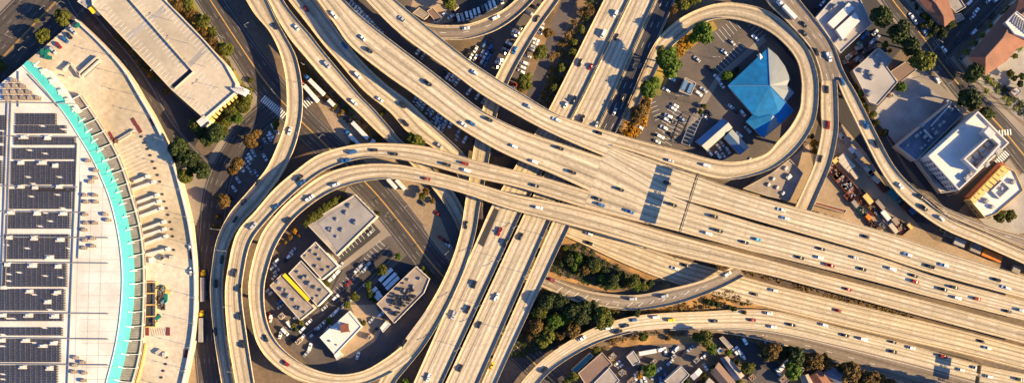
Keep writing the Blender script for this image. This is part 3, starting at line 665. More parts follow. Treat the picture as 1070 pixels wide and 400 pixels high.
mb = MB(); mb.poly([p for p in P[::-1]] if (P[1]-P[0]).cross(P[2]-P[1]).z < 0 else P)
if sum(P[k].x*P[(k+1) % len(P)].y-P[(k+1) % len(P)].x*P[k].y for k in range(len(P))) > 0: mb.v = [tuple(p) for p in P]
else: mb.v = [tuple(p) for p in P[::-1]]
# roof seams
mb.build('roof', MT['roof_white'], hall)
mb = MB()
AL = PW(bandL, HZ-.6); AR = PW(bandR, HZ-2.6)
for i in range(len(AL)-1):
    mb.quad(AL[i], AL[i+1], AR[i+1], AR[i]); mb.quad(AR[i], AR[i+1], (AR[i+1].x, AR[i+1].y, 9), (AR[i].x, AR[i].y, 9))
    mb.quad(AL[i], AL[i+1], AL[i+1]+Vector((0, 0, 1.0)), AL[i]+Vector((0, 0, 1.0)))
mb.build('curved_roof_edge', MT['turquoise'], hall)
mb = MB()
for k in range(26):   # roof membrane seams
    p, q = W(84+k % 2, 96+k*12.5, HZ+.02), W(min(126, 70+k*9), 96+k*12.5, HZ+.02); mb.bar(p, q, .18, .05)
for x in (84, 96, 108):
    p, q = W(x, 190 if x > 90 else 150, HZ+.02), W(x-6, 400, HZ+.02); mb.bar(p, q, .18, .05)
mb.build('roof_seam', MT['roof_pale'], hall)['kind'] = 'stuff'
mb = MB()
for i in range(2, len(AR)-1, 2):   # white fins across the turquoise edge
    a = PW([bandR[i]], HZ-2.5)[0]; b = PW([lerp2(bandR[i], bandL[i], -1.1)], HZ-5)[0]
    mb.bar(a, b, .35, .7)
mb.build_each('metal_blade', MT['white_metal'], hall)
# white wedge beside the band at the top
mb = MB(); Q = PW([(32, 66), (50, 73), (62, 88), (84, 116), (80, 118), (57, 91), (44, 77)], 14); mb.prism([(p.x, p.y) for p in Q], 8.1, 15.5); mb.build('fascia', MT['wall_white'], hall)
# solar arrays
ARR = [(0, 7, 121, 136), (0, 6, 138, 151), (0, 5, 153, 164), (0, 3.5, 168, 193), (17, 60, 119, 132), (16, 71, 131.5, 140), (15, 81, 143.5, 153), (13.5, 80.5, 155, 167), (12, 80, 169, 193), (17, 35, 194.5, 198), (10, 77, 198, 219.5), (40, 80, 195, 200), (8, 75, 222, 240), (5.5, 73.5, 245, 272), (2.5, 71, 275.5, 299.5), (-20, 69, 302, 324), (-20, 67.5, 327, 336.5), (-20, 66.5, 342, 351), (-20, 64.5, 354, 378), (-20, 62.5, 381.5, 402)]
for (x0, x1, y0, y1) in ARR:
    mb = MB(); yy = y0
    while yy < y1-.9:
        a = W(x0, yy, HZ); b = W(x1, yy+1.15, HZ); xx0, xx1 = a.x, b.x
        k = xx0
        while k < xx1-.5:       # panels 3.1 m long
            e = min(k+3.0, xx1); rr = random.random()
            if rr > .015:
                mb.quad((k, b.y, HZ+.35), (e, b.y, HZ+.35), (e, a.y, HZ+.75), (k, a.y, HZ+.75))
            k += 3.15
        yy += 1.75
    mb.build('solar_array', MT['solar'], hall)
mb = MB()
for y in (107, 142, 194, 220.5, 247, 273.5, 326, 352.5, 379.5):  # long cable trays across the roof
    a, b = W(-20, y, HZ), W(82 if y < 200 else (90 if y in (220.5,) else 114), y+1.5, HZ); mb.bar((a.x, a.y, HZ+.6), (b.x, b.y, HZ+.6), .5, .4)
for x0, y0, x1, y1 in ((9, 90, 2, 300), (13, 84, 6, 300), (86, 190, 82, 270), (81, 150, 70, 430), (20, 75, 20, 112), (30, 78, 62, 112)):
    a, b = W(x0, y0, HZ), W(x1, y1, HZ); mb.bar((a.x, a.y, HZ+.5), (b.x, b.y, HZ+.5), .45, .4)
mb.build_each('cable_tray', MT['grey_metal'], hall)
for (x, y) in [(11, 222), (39, 222.5), (66, 223), (10, 248), (36, 248.5), (63, 250), (52, 269), (8, 276), (34, 277), (61, 278), (31, 304), (60, 305), (50, 315), (4, 300), (30, 329), (57, 330), (27, 355), (45, 361), (56, 358), (24, 383), (52, 384), (3, 329), (2, 355), (25, 143.5), (50, 144), (58, 173), (44, 170), (22, 170), (22, 195), (37, 196), (62, 195)]:
    p = W(x, y, HZ); mb = MB(); mb.box((p.x, p.y, HZ), (random.uniform(3.5, 6), random.uniform(2.2, 3), .7)); mb.box((p.x, p.y, HZ+1), (2.5, 1.6, .5)); mb.build('roof_hatch', MT['roof_white'], hall)
mb = MB()
for gx in range(6):
    for gy in range(5):
        x = 4+gx*8.0+(gy % 2)*2; y = 84+gy*6.2
        if y < 92-x*.9 or x > (y-70)*1.15+2 or y > 108: continue
        p = W(x+2, y, HZ); mb.box((p.x, p.y, HZ), (2.6, 2.1, 1.5)); mb.box((p.x+1.9, p.y-.3, HZ), (.9, 1.7, 1.0))
mb.build_each('roof_unit', MT['roof_tan'], hall)
mb = MB()
for (y0) in (84, 90.2, 96.4, 102.6):
    a, b = W(max(3, 92-y0), y0+2.6, HZ), W((y0-70)*1.1+8, y0+2.6, HZ); mb.bar((a.x, a.y, HZ+.7), (b.x, b.y, HZ+.7), .5, .3)
mb.build_each('duct', MT['wall_tan'], hall)
for (x, y) in [(89, 204), (90, 211), (99, 204), (100, 211), (89, 224), (90, 233), (99, 233), (88, 240), (89, 251), (97, 249), (88, 259), (97, 257), (110, 224), (113, 230), (79, 373), (78, 381), (86, 378), (77, 388), (88, 389), (87, 397), (92, 168), (100, 178), (95, 190), (99, 186)]:
    p = W(x, y, HZ); mb = MB(); mb.box((p.x, p.y, HZ), (2.6, 2.0, 1.3)); mb.box((p.x-.3, p.y, HZ+1.3), (1.5, 1.3, .3)); mb.box((p.x+1.9, p.y-.2, HZ), (.9, 1.4, .7)); mb.build('air_handler', MT['roof_tan'], hall)

# ---- truck court deck ----
CZ = 8.0
outC = cr([(80, 20.5), (105, 44), (130, 72), (147, 100), (163, 128), (180, 165), (190, 198), (199, 236), (204, 275), (205, 310), (203, 345), (197, 378), (190, 408), (184, 430)], 4)
court_poly = [(26, 66)]+outC+[(112, 430)]+[(x+2, y) for x, y in bandC[::-1][1:]]
PC = PW(court_poly, CZ); court = thing('truck_court', 'raised tan concrete truck court curving around the exhibition hall', 'truck court', (W(160, 250).x, W(160, 250).y, 0))
mb = MB(); mb.prism([(p.x, p.y) for p in PC], 0, CZ, 1, 0); mb.build('deck', [MT['court_concrete'], MT['wall_tan']], court)
mb = MB(); O = PW(outC, CZ); I = PW(offs(outC, 1.6), CZ)
for i in range(len(O)-1):
    a, b, c_, d = O[i], O[i+1], I[i+1], I[i]; u = Vector((0, 0, 1.5))
    mb.quad(a+u, b+u, c_+u, d+u); mb.quad(d+u, c_+u, c_, d); mb.quad(a, b, b+u, a+u)
mb.build('parapet', MT['wall_white'], court)
inC = cr([(85, 99), (96, 115), (107, 132), (122, 157), (131, 178), (138, 200), (147, 232), (151.5, 262), (152.5, 300), (150.5, 350), (146, 378), (140, 400), (132, 428)], 4)
# louvred canopies between the turquoise edge and the court
def along(L, t):
    """t in 0..1 by arc length"""
    d = [0]
    for a, b in zip(L, L[1:]): d.append(d[-1]+math.hypot(b[0]-a[0], b[1]-a[1]))
    s_ = t*d[-1]
    for i in range(len(L)-1):
        if s_ <= d[i+1] or i == len(L)-2:
            return lerp2(L[i], L[i+1], (s_-d[i])/(d[i+1]-d[i]))
NLV = 23
BR = [p for p in bandR if p[1] > 104]
for k in range(NLV):
    t0, t1 = k/NLV, (k+.88)/NLV
    a0, a1 = along(BR, t0), along(BR, t1); b0, b1 = along(inC, t0), along(inC, t1)
    a0 = lerp2(a0, b0, .02); a1 = lerp2(a1, b1, .12)
    mb = MB(); Q = [W(*a0, CZ+3.2), W(*b0, CZ+3.2), W(*b1, CZ+3.2), W(*a1, CZ+3.2)]
    mb.prism([(p.x, p.y) for p in Q], CZ+2.6, CZ+3.2)
    for q in range(1, 7):
        s0, s1 = W(*lerp2(a0, a1, q/7), CZ+3.2), W(*lerp2(b0, b1, q/7), CZ+3.2); mb.bar((s0.x, s0.y, CZ+3.3), (s1.x, s1.y, CZ+3.3), .3, .3)
    mb.build('louvred_canopy', MT['louvre'], court)
    mb = MB(); s0, s1 = W(*lerp2(a0, b0, -.25), CZ+4.6), W(*lerp2(b0, a0, .1), CZ+4.0); mb.bar(s0, s1, .4, .6); mb.build('canopy_beam', MT['white_metal'], court)
mb = MB(); Q = PW(inC, CZ)
for i in range(len(Q)-1): mb.bar(Q[i]+Vector((0, 0, 2)), Q[i+1]+Vector((0, 0, 2)), .7, 4.0)
mb.build('dock_wall', MT['wall_yellow' if False else 'wall_cream'], court)
mb = MB()
for (x0, y0, x1, y1) in [(139, 198, 161, 190.5), (144, 211.5, 165, 204), (146, 218, 167, 210.5), (147, 226, 169, 218), (149, 240, 172, 232), (149, 247, 172.5, 239.5), (151, 255, 174, 247), (152.5, 266, 176, 260), (141, 190, 155, 184.5)]:
    a, b = W(x0, y0, CZ), W(x1, y1, CZ); mb.bar((a.x, a.y, CZ+1.0), (b.x, b.y, CZ+1.0), 1.5, 2.0)
    mb.box((b.x, b.y, CZ), (2.0, 2.0, 2.6), .3)
mb.build_each('dock_divider', MT['wall_white'], court)
mb = MB()
for (x0, y0, x1, y1) in [(121, 148, 141, 136), (120, 151, 138, 140)]:
    a, b = W(x0, y0, CZ), W(x1, y1, CZ); mb.bar((a.x, a.y, CZ+.7), (b.x, b.y, CZ+.7), .7, 1.4)
for (x0, y0, x1, y1) in [(84, 77, 103, 60), (87, 80, 106, 63), (82, 75, 86, 82), (67, 74, 75, 67), (74, 66, 84, 79), (69, 80, 73, 81)]:
    a, b = W(x0, y0, CZ), W(x1, y1, CZ); mb.bar((a.x, a.y, CZ+1.1), (b.x, b.y, CZ+1.1), 1.0, 2.2)
mb.build_each('stair_wall', MT['wall_cream'], court)
mb = MB(); a, b = W(87, 79, CZ), W(103, 64, CZ); mb.bar((a.x, a.y, CZ+.1), (b.x, b.y, CZ+.1), 4.2, .2, 0)
for q in range(14):
    s_ = a.lerp(b, (q+.5)/14); mb.box((s_.x, s_.y, CZ+.2), (.5, 3.6, .5), math.atan2((b-a).y, (b-a).x))
mb.build('stair_well', MT['grey_metal'], court)
mb = MB()   # open pits in front of the dock wall
for y in (300, 312, 324, 336):
    a = W(155.5, y, CZ); mb.box((a.x, a.y, CZ), (4.4, 6.0, .12))
mb.build_each('dock_pit', MT['asphalt_dark'], court)
mb = MB()
for y in (294.5, 306, 318, 330, 341):
    a, b = W(153, y, CZ), W(163, y, CZ); mb.bar((a.x, a.y, CZ+.7), (b.x, b.y, CZ+.7), .6, 1.4)
a, b = W(163.5, 294, CZ), W(163.5, 341, CZ); mb.bar((a.x, a.y, CZ+.7), (b.x, b.y, CZ+.7), .7, 1.4)
mb.build_each('pit_wall', MT['wall_yellow'], court)
mb = MB()
for (x, y) in [(148, 143), (151, 149.5), (154.5, 156), (157.5, 162.5), (160, 169), (162.5, 176), (165, 183), (167.5, 190), (170, 203), (172, 210.5), (174.5, 217.5), (176, 224.5), (178, 232), (180, 239.5), (181, 247), (182, 261), (174.5, 373), (173.5, 380), (171, 387), (169, 394)]:
    p = W(x, y, CZ); mb.box((p.x, p.y, CZ+.01), (1.3, 1.1, .5), .3)
mb.build_each('bollard', MT['dark_metal'], court)
mb = MB()
for (x, y, a) in [(140.5, 127.5, -1.05), (145.5, 135, -1.05), (116, 142, -1.05), (159.5, 127.5, -1.05), (154, 346, 1.57), (176, 346, 1.57), (194, 369, 1.45), (200, 266, 1.57)]:
    p = W(x, y, CZ); mb.box((p.x, p.y, CZ), (5.0, 2.0, .35), a)
mb.build_each('steel_plate', MT['maroon'], court)
mb = MB()
for k in range(7):
    a, b = W(157+k*2.4, 342.5, CZ), W(159+k*2.4, 350, CZ); mb.bar((a.x, a.y, CZ+.03), (b.x, b.y, CZ+.03), .25, .02)
mb.build('hatched_marking', MT['maroon'], court)
mb = MB()
for k in range(11):
    a = lerp2((124, 156), (140, 196), k/10); b = (a[0]+20, a[1]-9); p, q = W(*a, CZ), W(*b, CZ); mb.bar((p.x, p.y, CZ+.012), (q.x, q.y, CZ+.012), .2, .01)
for k in range(12):
    a = lerp2((150, 262), (150, 400), k/11); b = (a[0]+24, a[1]-2); p, q = W(*a, CZ), W(*b, CZ)
mb.build('bay_lines', MT['paint_white'], court)
mb = MB(); a, b = W(41, 52, CZ), W(79, 25, CZ); stalls(mb, (44, 62), (80, 30), 5, CZ+.02, 1, 3.0); mb.build('stall_lines', MT['paint_white'], court)
mb = MB()
for i in range(len(inC)-1):
    if inC[i][1] > 358 or 104 < 0:
        a, b = W(*lerp2(inC[i], (inC[i][0]+3, inC[i][1]), 1), CZ), W(*lerp2(inC[i+1], (inC[i+1][0]+3, inC[i+1][1]), 1), CZ); mb.bar((a.x, a.y, CZ+.5), (b.x, b.y, CZ+.5), 1.1, 1.0)
for y in (140, 150, 160, 170, 180, 190, 200, 210):
    p = W(along(inC, (y-99)/330.0)[0]+3, y, CZ); mb.box((p.x, p.y, CZ), (1.1, 2.4, .9), .4)
mb.build_each('yellow_kerb', MT['wall_yellow'], court)

# ---- parking garage ----
GZ = 11.0
gar = [(93, -26), (97, 6), (180, 94.5), (214, 124.5), (246, 97), (247, 88), (236, 68), (213, 42), (172, 0), (158, -26)]
garage = flat_building('parking_garage', 'long tan parking garage roof with white stall lines and a sunken ramp', 'parking garage', gar, GZ, 'wall_cream', 'garage_deck', 1.1)
mb = MB()
stalls(mb, (98, 3), (179, 91), 5.2, GZ+.02, 1, 2.75, .2); stalls(mb, (172, 2), (236, 70), 5.2, GZ+.02, -1, 2.75, .2)
stalls(mb, (139, 6), (181, 62), 5.2, GZ+.02, 1, 2.75, .2); stalls(mb, (140, 4), (200, 74), 5.2, GZ+.02, -1, 2.75, .2)
stalls(mb, (182, 95), (212, 122), 5.2, GZ+.02, 1, 2.75, .2); stalls(mb, (216, 122), (244, 98), 5.2, GZ+.02, 1, 2.75, .2)
stalls(mb, (202, 78), (222, 98), 4.6, GZ+.02, 1, 2.75, .2)
mb.build('stall_lines', MT['paint_white'], garage)['kind'] = 'stuff'
mb = MB(); Q = [(181.5, 90.5), (200, 73.5), (203, 76), (184.5, 93)]; R_ = PW(Q, GZ)
mb.prism([(p.x, p.y) for p in PW([(179, 89), (199, 71.5), (202.5, 75.5), (183, 93)], GZ)], GZ-.01, GZ+.05); mb.build('ramp_opening', MT['asphalt_dark'], garage)
mb = MB()
for a_, b_ in (((129, -8), (199.5, 72)), ((202.5, 75.5), (183, 93)), ((199.5, 72), (202.5, 75.5))):
    a, b = W(*a_, GZ), W(*b_, GZ); mb.bar((a.x, a.y, GZ+.75), (b.x, b.y, GZ+.75), .45, 1.4)
mb.build_each('ramp_wall', MT['wall_cream'], garage)
mb = MB(); a, b = W(160, 39, GZ), W(132, 55, GZ)
for (x0, y0, x1, y1, w) in ((172, 9, 133, 40, 3.2), (214, 52, 196, 70, 3.2)):
    a, b = W(x0, y0, GZ), W(x1, y1, GZ); mb.bar((a.x, a.y, GZ+.005), (b.x, b.y, GZ+.005), w, .01)
mb.build_each('expansion_strip', MT['roof_pale'], garage)
mb = MB()   # stair tower with fins at the eastern corner
for k in range(6):
    a, b = W(243+k*2.6, 93+k*.2, 9), W(250+k*1.6, 98.5-k*.3, 9); mb.bar((a.x, a.y, 12.5), (b.x, b.y, 12.5), .7, .8)
p = W(252, 95, 9); mb.box((p.x, p.y, 0), (7, 4.5, 12), -.4)
p = W(213, 127, 9); mb.box((p.x, p.y, 0), (6, 4, 12), .7)
mb.build_each('stair_tower', MT['wall_white'], garage)
mb = MB()
for k in range(9):
    t = k/8; p = W(217+(246-217)*t, 127.5-(127.5-101)*t, 5); mb.box((p.x, p.y, 0), (1.6, 3, 7.5), .85)
mb.build_each('metal_blade', MT['wall_yellow'], garage)
p = W(91, 6, 9); kiosk = flat_building('stair_kiosk', 'small white stair kiosk with a yellow canopy at the garage corner', 'kiosk', [(81, 2), (88, -4), (103, 8), (96, 13)], 10, 'wall_white', 'roof_pale', .5)
mb = MB(); q = W(98, 9.5, 10.6); mb.box((q.x, q.y, 10.7), (5, 4.4, .25), .7); mb.build('canopy', MT['yellow_paint'], kiosk)

# ---- inside the loop ----
B1 = flat_building('warehouse', 'large grey warehouse with a ribbed roof beside the boulevard inside the loop', 'warehouse', [(320.5, 234), (371, 203), (394, 226), (352, 267)], 8, 'wall_cream', 'roof_grey', .8, windows=1)
mb = MB()
for k in range(26):
    t = k/25; a = lerp2((371, 206.5), (391, 226), t); b = lerp2((333, 233), (353, 263), t); p, q = W(*a, 8), W(*b, 8); mb.bar((p.x, p.y, 8.08), (q.x, q.y, 8.08), .55, .16)
mb.build_each('roof_ribs', MT['roof_pale'], B1)
units(B1, [(352, 229), (344, 239), (352, 247), (358, 240), (372, 232), (366, 215), (362, 222), (347, 240)], 8, (2.0, 1.8, 1.2), 'grey_metal')
B2 = flat_building('workshop', 'square grey workshop between the warehouse and the yellow striped shed', 'workshop', [(329.5, 252.5), (353.5, 278), (336.5, 292), (314, 267.5)], 7.5, 'wall_white', 'roof_tan', .6)
units(B2, [(320, 267), (326, 262), (332, 266), (336, 271), (331, 278), (339, 282), (345, 279), (333, 259)], 7.5, (1.4, 1.2, 1.0))
B3 = flat_building('workshop', 'long tan workshop beside the yellow striped roof', 'workshop', [(314.5, 272), (346, 306), (332, 320), (301.5, 285.5)], 7, 'wall_white', 'roof_tan', .6)
units(B3, [(312, 284), (317, 290), (321, 289), (330, 300), (333, 309), (336, 303), (324, 296), (328, 312)], 7, (1.8, 1.5, 1.2))
B4 = flat_building('workshop', 'tan workshop with one bright yellow roof edge', 'workshop', [(294.5, 286), (329, 322), (313.5, 334.5), (282, 298)], 6.5, 'wall_cream', 'roof_tan', .5)
mb = MB(); a, b = W(296.5, 286.5, 7.4), W(322.5, 313.5, 7.4); mb.bar((a.x, a.y, 7.3), (b.x, b.y, 7.3), 2.2, .5); mb.build('roof_edge', MT['yellow_paint'], B4)
units(B4, [(291, 294), (295, 302), (299, 303), (302, 309), (308, 313), (314, 322), (319, 326), (310, 321)], 6.5, (1.8, 1.6, 1.3))
B5 = flat_building('shed', 'white flat roofed shed with a small brown roof tower', 'shed', [(364.5, 325), (378, 341), (350, 370.5), (334, 352)], 6, 'wall_white', 'roof_white', .5)
mb = MB(); q = W(361, 342, 6)
for dx, dy in ((-2, -2), (2, -2), (2, 2), (-2, 2)): mb.box((q.x+dx, q.y+dy, 6), (.5, .5, 3.4))
mb.box((q.x, q.y, 6), (4.0, 4.0, 1.6), .2); mb.box((q.x, q.y, 9.2), (5.4, 5.0, .4), .15); mb.build('roof_tower', MT['rust'], B5)
units(B5, [(345, 356), (352, 360), (366, 346)], 6, (.8, .8, .5))
B6 = flat_building('warehouse', 'long tan warehouse crowded with dark roof vents near the link ramp', 'warehouse', [(434.5, 278), (449, 291), (443, 306), (412, 337.5), (393.5, 317)], 8, 'wall_cream', 'roof_tan', .6, windows=1)
vp = []
for k in range(46):
    t, u = random.random(), random.random(); a = lerp2((399, 316), (414, 331), u); b = lerp2((424, 293), (438, 306), u); vp.append(lerp2(a, b, t**1.2))
units(B6, vp, 8, (1.2, 1.0, 1.3), 'dark_metal', 'roof_vent', jit=.5); units(B6, [(427, 292), (439, 291), (432, 299), (423, 303)], 8, (2.0, 1.6, 1.4))
B7 = flat_building('hut', 'tiny white hut beside the end of the long warehouse', 'hut', [(403, 335), (408, 338.5), (400, 347), (397, 342)], 3.5, 'wall_white', 'roof_white', .2)
B7b = flat_building('hut', 'small white lean-to at the corner of the shed with the brown tower', 'hut', [(353, 366), (358, 371), (352, 376), (349, 371)], 3.5, 'wall_white', 'roof_white', .2)
marks('parking_lines', 'white stall lines in the car park beside the ribbed warehouse', [((352, 273), (393, 240), 5, 1, 2.8), ((345, 306), (368, 283), 5, -1, 2.8), ((368, 283), (398, 249), 5, -1, 2.8)], z=.02+.004*LV[0])

# ---- blue roofed building ----
z0 = 7.0
T = (802.5, 50); LBl = (787.5, 119.5); L_ = (760.5, 89.5); Bm = (817, 128.5)
out = [T, (812, 58), (820, 69), (826, 83), (822.5, 89), (830, 97), (821.5, 106.5), (829.5, 116), Bm, (787, 120), L_]
blue = thing('pyramid_roof_building', 'large building with a bright blue pyramid roof inside the pale loop ramp', 'building', tuple(W(797, 92)))
Q = PW(out, z0); mb = MB(); mb.prism([tuple(p)[:2] for p in shrink(Q, 1.2)], 0, z0-.2); mb.build('wall', MT['wall_tan'], blue)
ap = W(804.5, 89.5, 10.2)
mb = MB()
for i in range(len(Q)):
    a, b = Q[i], Q[(i+1) % len(Q)]
    tri = [a, b, ap]
    if (b-a).cross(ap-a).z < 0: tri = [b, a, ap]
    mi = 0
    if i in (0, 1, 2, 3, 4, 5): mi = 1  # east facets: sun sheen on the blue metal painted in as pale grey
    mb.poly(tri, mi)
    mb.quad(a, b, b-Vector((0, 0, .5)), a-Vector((0, 0, .5)), 0)
mb.build('roof', [MT['blue_roof'], mat('roof_sun_sheen', (.21, .22, .22), .08, .15, .6, 0)], blue)  # second material carries the painted sun sheen
# skylight dormer and small lower pyramid
Q2 = PW([(787.3, 119.2), (807, 121), (817.5, 128.6), (798, 144.5), (779.5, 127)], 6.2); a2 = W(807.5, 120.5, 8.2)
mb = MB()
for i in range(len(Q2)):
    a, b = Q2[i], Q2[(i+1) % len(Q2)]; tri = [a, b, a2]
    if (b-a).cross(a2-a).z < 0: tri = [b, a, a2]
    if (b-a).cross(a2-a).length < .5: continue
    mb.poly(tri, 1 if i == 2 else 0)  # sun-facing facet gets the painted sheen colour
mb.build('lower_roof', [MT['blue_roof'], MT['roof_sun_sheen']], blue)
mb = MB(); mb.prism([tuple(p)[:2] for p in shrink(Q2, 1)], 0, 6.0); mb.build('annex_wall', MT['wall_tan'], blue)
mb = MB()
a, b, c2 = W(790.5, 58, 9), W(794, 55.5, 12), W(794.5, 62.5, 9); mb.poly([a, c2, b]); mb.poly([a, b, W(797, 60, 9)]); mb.poly([b, c2, W(797, 60, 9)])
mb.build('dormer', MT['roof_white'], blue)
mb = MB(); mb.bar(Q[10]+Vector((0, 0, .1)), ap+Vector((0, 0, .1)), .3, .3); mb.bar(T and Q[0]+Vector((0, 0, .1)), ap+Vector((0, 0, .1)), .3, .3); mb.bar(ap+Vector((0, 0, .1)), Q[7]+Vector((0, 0, .1)), .3, .3); mb.build('ridge_cap', MT['lightblue_roof'], blue)
def gable(name, label, cat, poly, h, hr, ml, mr, wall='wall_tan', group=None, eave=.5):
    """poly: 4 px corners a,b,c,d ; ridge runs from mid(ab) to mid(cd)"""
    P = PW(poly, h); c = sum(P, Vector())/4; t = thing(name, label, cat, (c.x, c.y, 0), group=group)
    m1 = (P[0]+P[1])/2; m2 = (P[2]+P[3])/2; r1 = m1.copy(); r2 = m2.copy(); r1.z = r2.z = hr
    w = MB(); I = shrink(P, eave)
    w.prism([(p.x, p.y) for p in I], 0, h-.05)
    j1 = (I[0]+I[1])/2; j2 = (I[2]+I[3])/2; j1.z = j2.z = hr-.25; w.poly([I[0], I[1], j1]); w.poly([I[2], I[3], j2]); w.build('wall', MT[wall], t)
    for (q, mm) in (((P[1], P[2], r2, r1), mr), ((P[3], P[0], r1, r2), ml)):
        b = MB(); qq = list(q)
        if (qq[1]-qq[0]).cross(qq[2]-qq[0]).z < 0: qq = qq[::-1]
        b.quad(*qq); dn = Vector((0, 0, -.25)); b.quad(*[x+dn for x in qq[::-1]])
        for i in range(4): b.quad(qq[i]+dn, qq[(i+1) % 4]+dn, qq[(i+1) % 4], qq[i])
        b.build('roof_slope', MT[mm], t)
    return t
S1 = gable('service_building', 'long gabled building with pale blue metal roof, sunlit side painted grey in the southern lot', 'building', [(755, 123.5), (765.5, 133.5), (738.5, 157.5), (726.5, 148)], 5, 7.3, 'lightblue_roof', 'roof_sun_sheen')  # sun-facing slope: sheen painted as pale grey on a blue roof
S2 = gable('service_building', 'smaller pale blue gabled annex near the curve of the loop ramp', 'building', [(756, 144), (765, 135), (783, 154), (773, 162)], 4.5, 6.3, 'lightblue_roof', 'roof_sun_sheen')  # eastern slope takes the same painted sun sheen
S3_ = flat_building('kiosk', 'square kiosk with glass skylights standing alone in the loop car park', 'kiosk', [(716, 81), (727.5, 87), (721.5, 100), (709.5, 95.5)], 4.5, 'wall_cream', 'roof_tan', .5)
mb = MB()
for (a_, b_) in (((717, 84.5), (713, 94)), ((723.5, 88), (719, 97.5))):
    a, b = W(*a_, 4.6), W(*b_, 4.6); mb.bar((a.x, a.y, 4.9), (b.x, b.y, 4.9), 2.3, .7)
mb.build_each('skylight', MT['sign_blue' if False else 'lightblue_roof'], S3_)
perg = thing('pergola', 'pale ladder shaped pergola in the shade beside the gabled building', 'pergola', tuple(W(720, 135)))
mb = MB(); r0 = (((724.5, 119)), (712, 149.5)); r1 = (((733, 123)), (720, 152.5))
for (a_, b_) in (r0, r1):
    a, b = W(*a_, 3), W(*b_, 3); mb.bar(a, b, .35, .3)
for k in range(9):
    a, b = W(*lerp2(r0[0], r0[1], k/8), 3.2), W(*lerp2(r1[0], r1[1], k/8), 3.2); mb.bar(a, b, .3, .25)
mb.build('beams', MT['grey_metal'], perg)
for a_ in (r0[0], r0[1], r1[0], r1[1]):
    a = W(*a_, 0); m2 = MB(); m2.box((a.x, a.y, 0), (.3, .3, 2.9)); m2.build('post', MT['white_metal'], perg)
marks('parking_lines', 'white stall lines in the car park around the blue roofed building', [((752, 39), (770, 24), 4.2, -1, 2.7), ((752, 39), (768, 26), 4.2, 1, 2.7), ((778, 50), (752, 78), 5, -1, 2.7), ((800, 36), (786, 20), 5, 1, 2.7), ((676, 105), (686, 130), 5, 1, 2.7), ((688, 146), (706, 112), 5, -1, 2.7), ((690, 146), (708, 112), 5, 1, 2.7), ((702, 152), (716, 128), 5, 1, 2.7)], z=.02+.004*LV[0])

# ---- north east ----
N1 = flat_building('warehouse', 'grey blue roofed commercial block with two long raised roof sections', 'commercial building', [(852, 19), (880, -12), (896, -6), (911, 25), (878, 56)], 8, 'wall_white', 'roof_pale', .7)
for (q, hh) in (([(865, 24), (887, 3), (893, 9), (871, 30)], 10.5), ([(873.5, 31), (893.5, 13), (899, 22), (881, 42)], 11)):
    mb = MB(); Q = PW(q, hh); mb.prism([(p.x, p.y) for p in Q], 8, hh); mb.build('raised_roof', MT['roof_white'], N1)
units(N1, [(879, 16), (887, 24), (874, 43), (885, 42), (868, 10), (872, 7)], 8.2, (2.6, .9, 1.6))
N2 = flat_building('warehouse', 'low pale grey flat roofed building beside the empty concrete lot', 'commercial building', [(891, 74), (918, 50), (932.5, 62), (926.5, 70), (938, 86), (917, 110), (908, 107)], 6, 'wall_cream', 'roof_pale', .5)
units(N2, [(900, 74), (911, 81), (921, 66), (916, 58), (908, 76), (919, 70), (908, 98)], 6, (2.8, 2.2, 1.6))
N3 = flat_building('shed', 'low brown roofed shed under the round street trees', 'shed', [(929, 76), (947, 64), (958, 73), (940, 87)], 4, 'wall_tan', 'roof_brown', .3)
TH = 17
tall = flat_building('office_block', 'tall white office block with a cyan lettered band beside the eastern ramp', 'office block', [(1021, 116.5), (1053.5, 149.5), (1001, 199), (969, 163.5)], TH, 'wall_white', 'roof_white', 1.4, tp=.8, windows=5)
mb = MB(); Q = PW([(1002, 167), (1030, 142), (1041, 152), (1016, 180)], TH); I = shrink(Q, 1.0); u = Vector((0, 0, 6.0))
ring(mb, [p+u for p in Q], [p+u for p in I]); ring(mb, [p+u for p in I], I); ring(mb, Q, [p+u for p in Q]); mb.build('plant_screen', MT['wall_white'], tall)
units(tall, [(1012, 168), (1018, 163), (1024, 157), (1030, 151), (1020, 170), (1028, 162)], TH, (3.4, 3.2, 2.6), 'grey_metal', 'chiller')
units(tall, [(1035, 160), (1041, 158), (1030, 172), (1009, 186), (1013, 182), (1038, 150)], TH, (3, 2.6, 2.0))
mb = MB(); Q = PW([(1027, 134), (1034, 141), (1029, 147), (1022, 140)], TH); mb.prism([(p.x, p.y) for p in Q], TH, TH+7.5); mb.build('lift_tower', MT['wall_white'], tall)
# cyan sign with white letter strokes on the north west face
a, b = W(981, 153, TH), W(990, 145, TH); dr = (b-a).normalized(); nr = Vector((-dr.y, dr.x, 0))
sgn = MB(); q = (a+b)/2; A_, B_ = W(969, 163.5, TH), W(1021, 116.5, TH); dd = (B_-A_).normalized(); n_ = Vector((-dd.y, dd.x, 0)); s0 = A_+dd*4; s1 = A_+dd*17
for k, (p, w_) in enumerate(((s0, 0), )):
    f = [(s0+n_*.12), (s1+n_*.12)]
    sgn.quad((f[1].x, f[1].y, TH-4.6), (f[0].x, f[0].y, TH-4.6), (f[0].x, f[0].y, TH-.6), (f[1].x, f[1].y, TH-.6))
sgo = sgn.build('sign', MT['sign_blue'], tall)
sgn = MB()
for k in range(6):
    p = s0+dd*(1.6+k*2.0)+n_*.2
    for zz in (-3.8, -2.6, -1.4):
        if (k*7+int(zz*10)) % 4 == 0: continue
        sgn.bar((p.x-dd.x*.5, p.y-dd.y*.5, TH+zz), (p.x+dd.x*.5, p.y+dd.y*.5, TH+zz), .1, .3)
    sgn.bar((p.x-dd.x*.5, p.y-dd.y*.5, TH-3.9), (p.x-dd.x*.5+.01, p.y-dd.y*.5, TH-1.3), .3, .3)
sgn.build('sign_lettering', MT['paint_white'], tall)
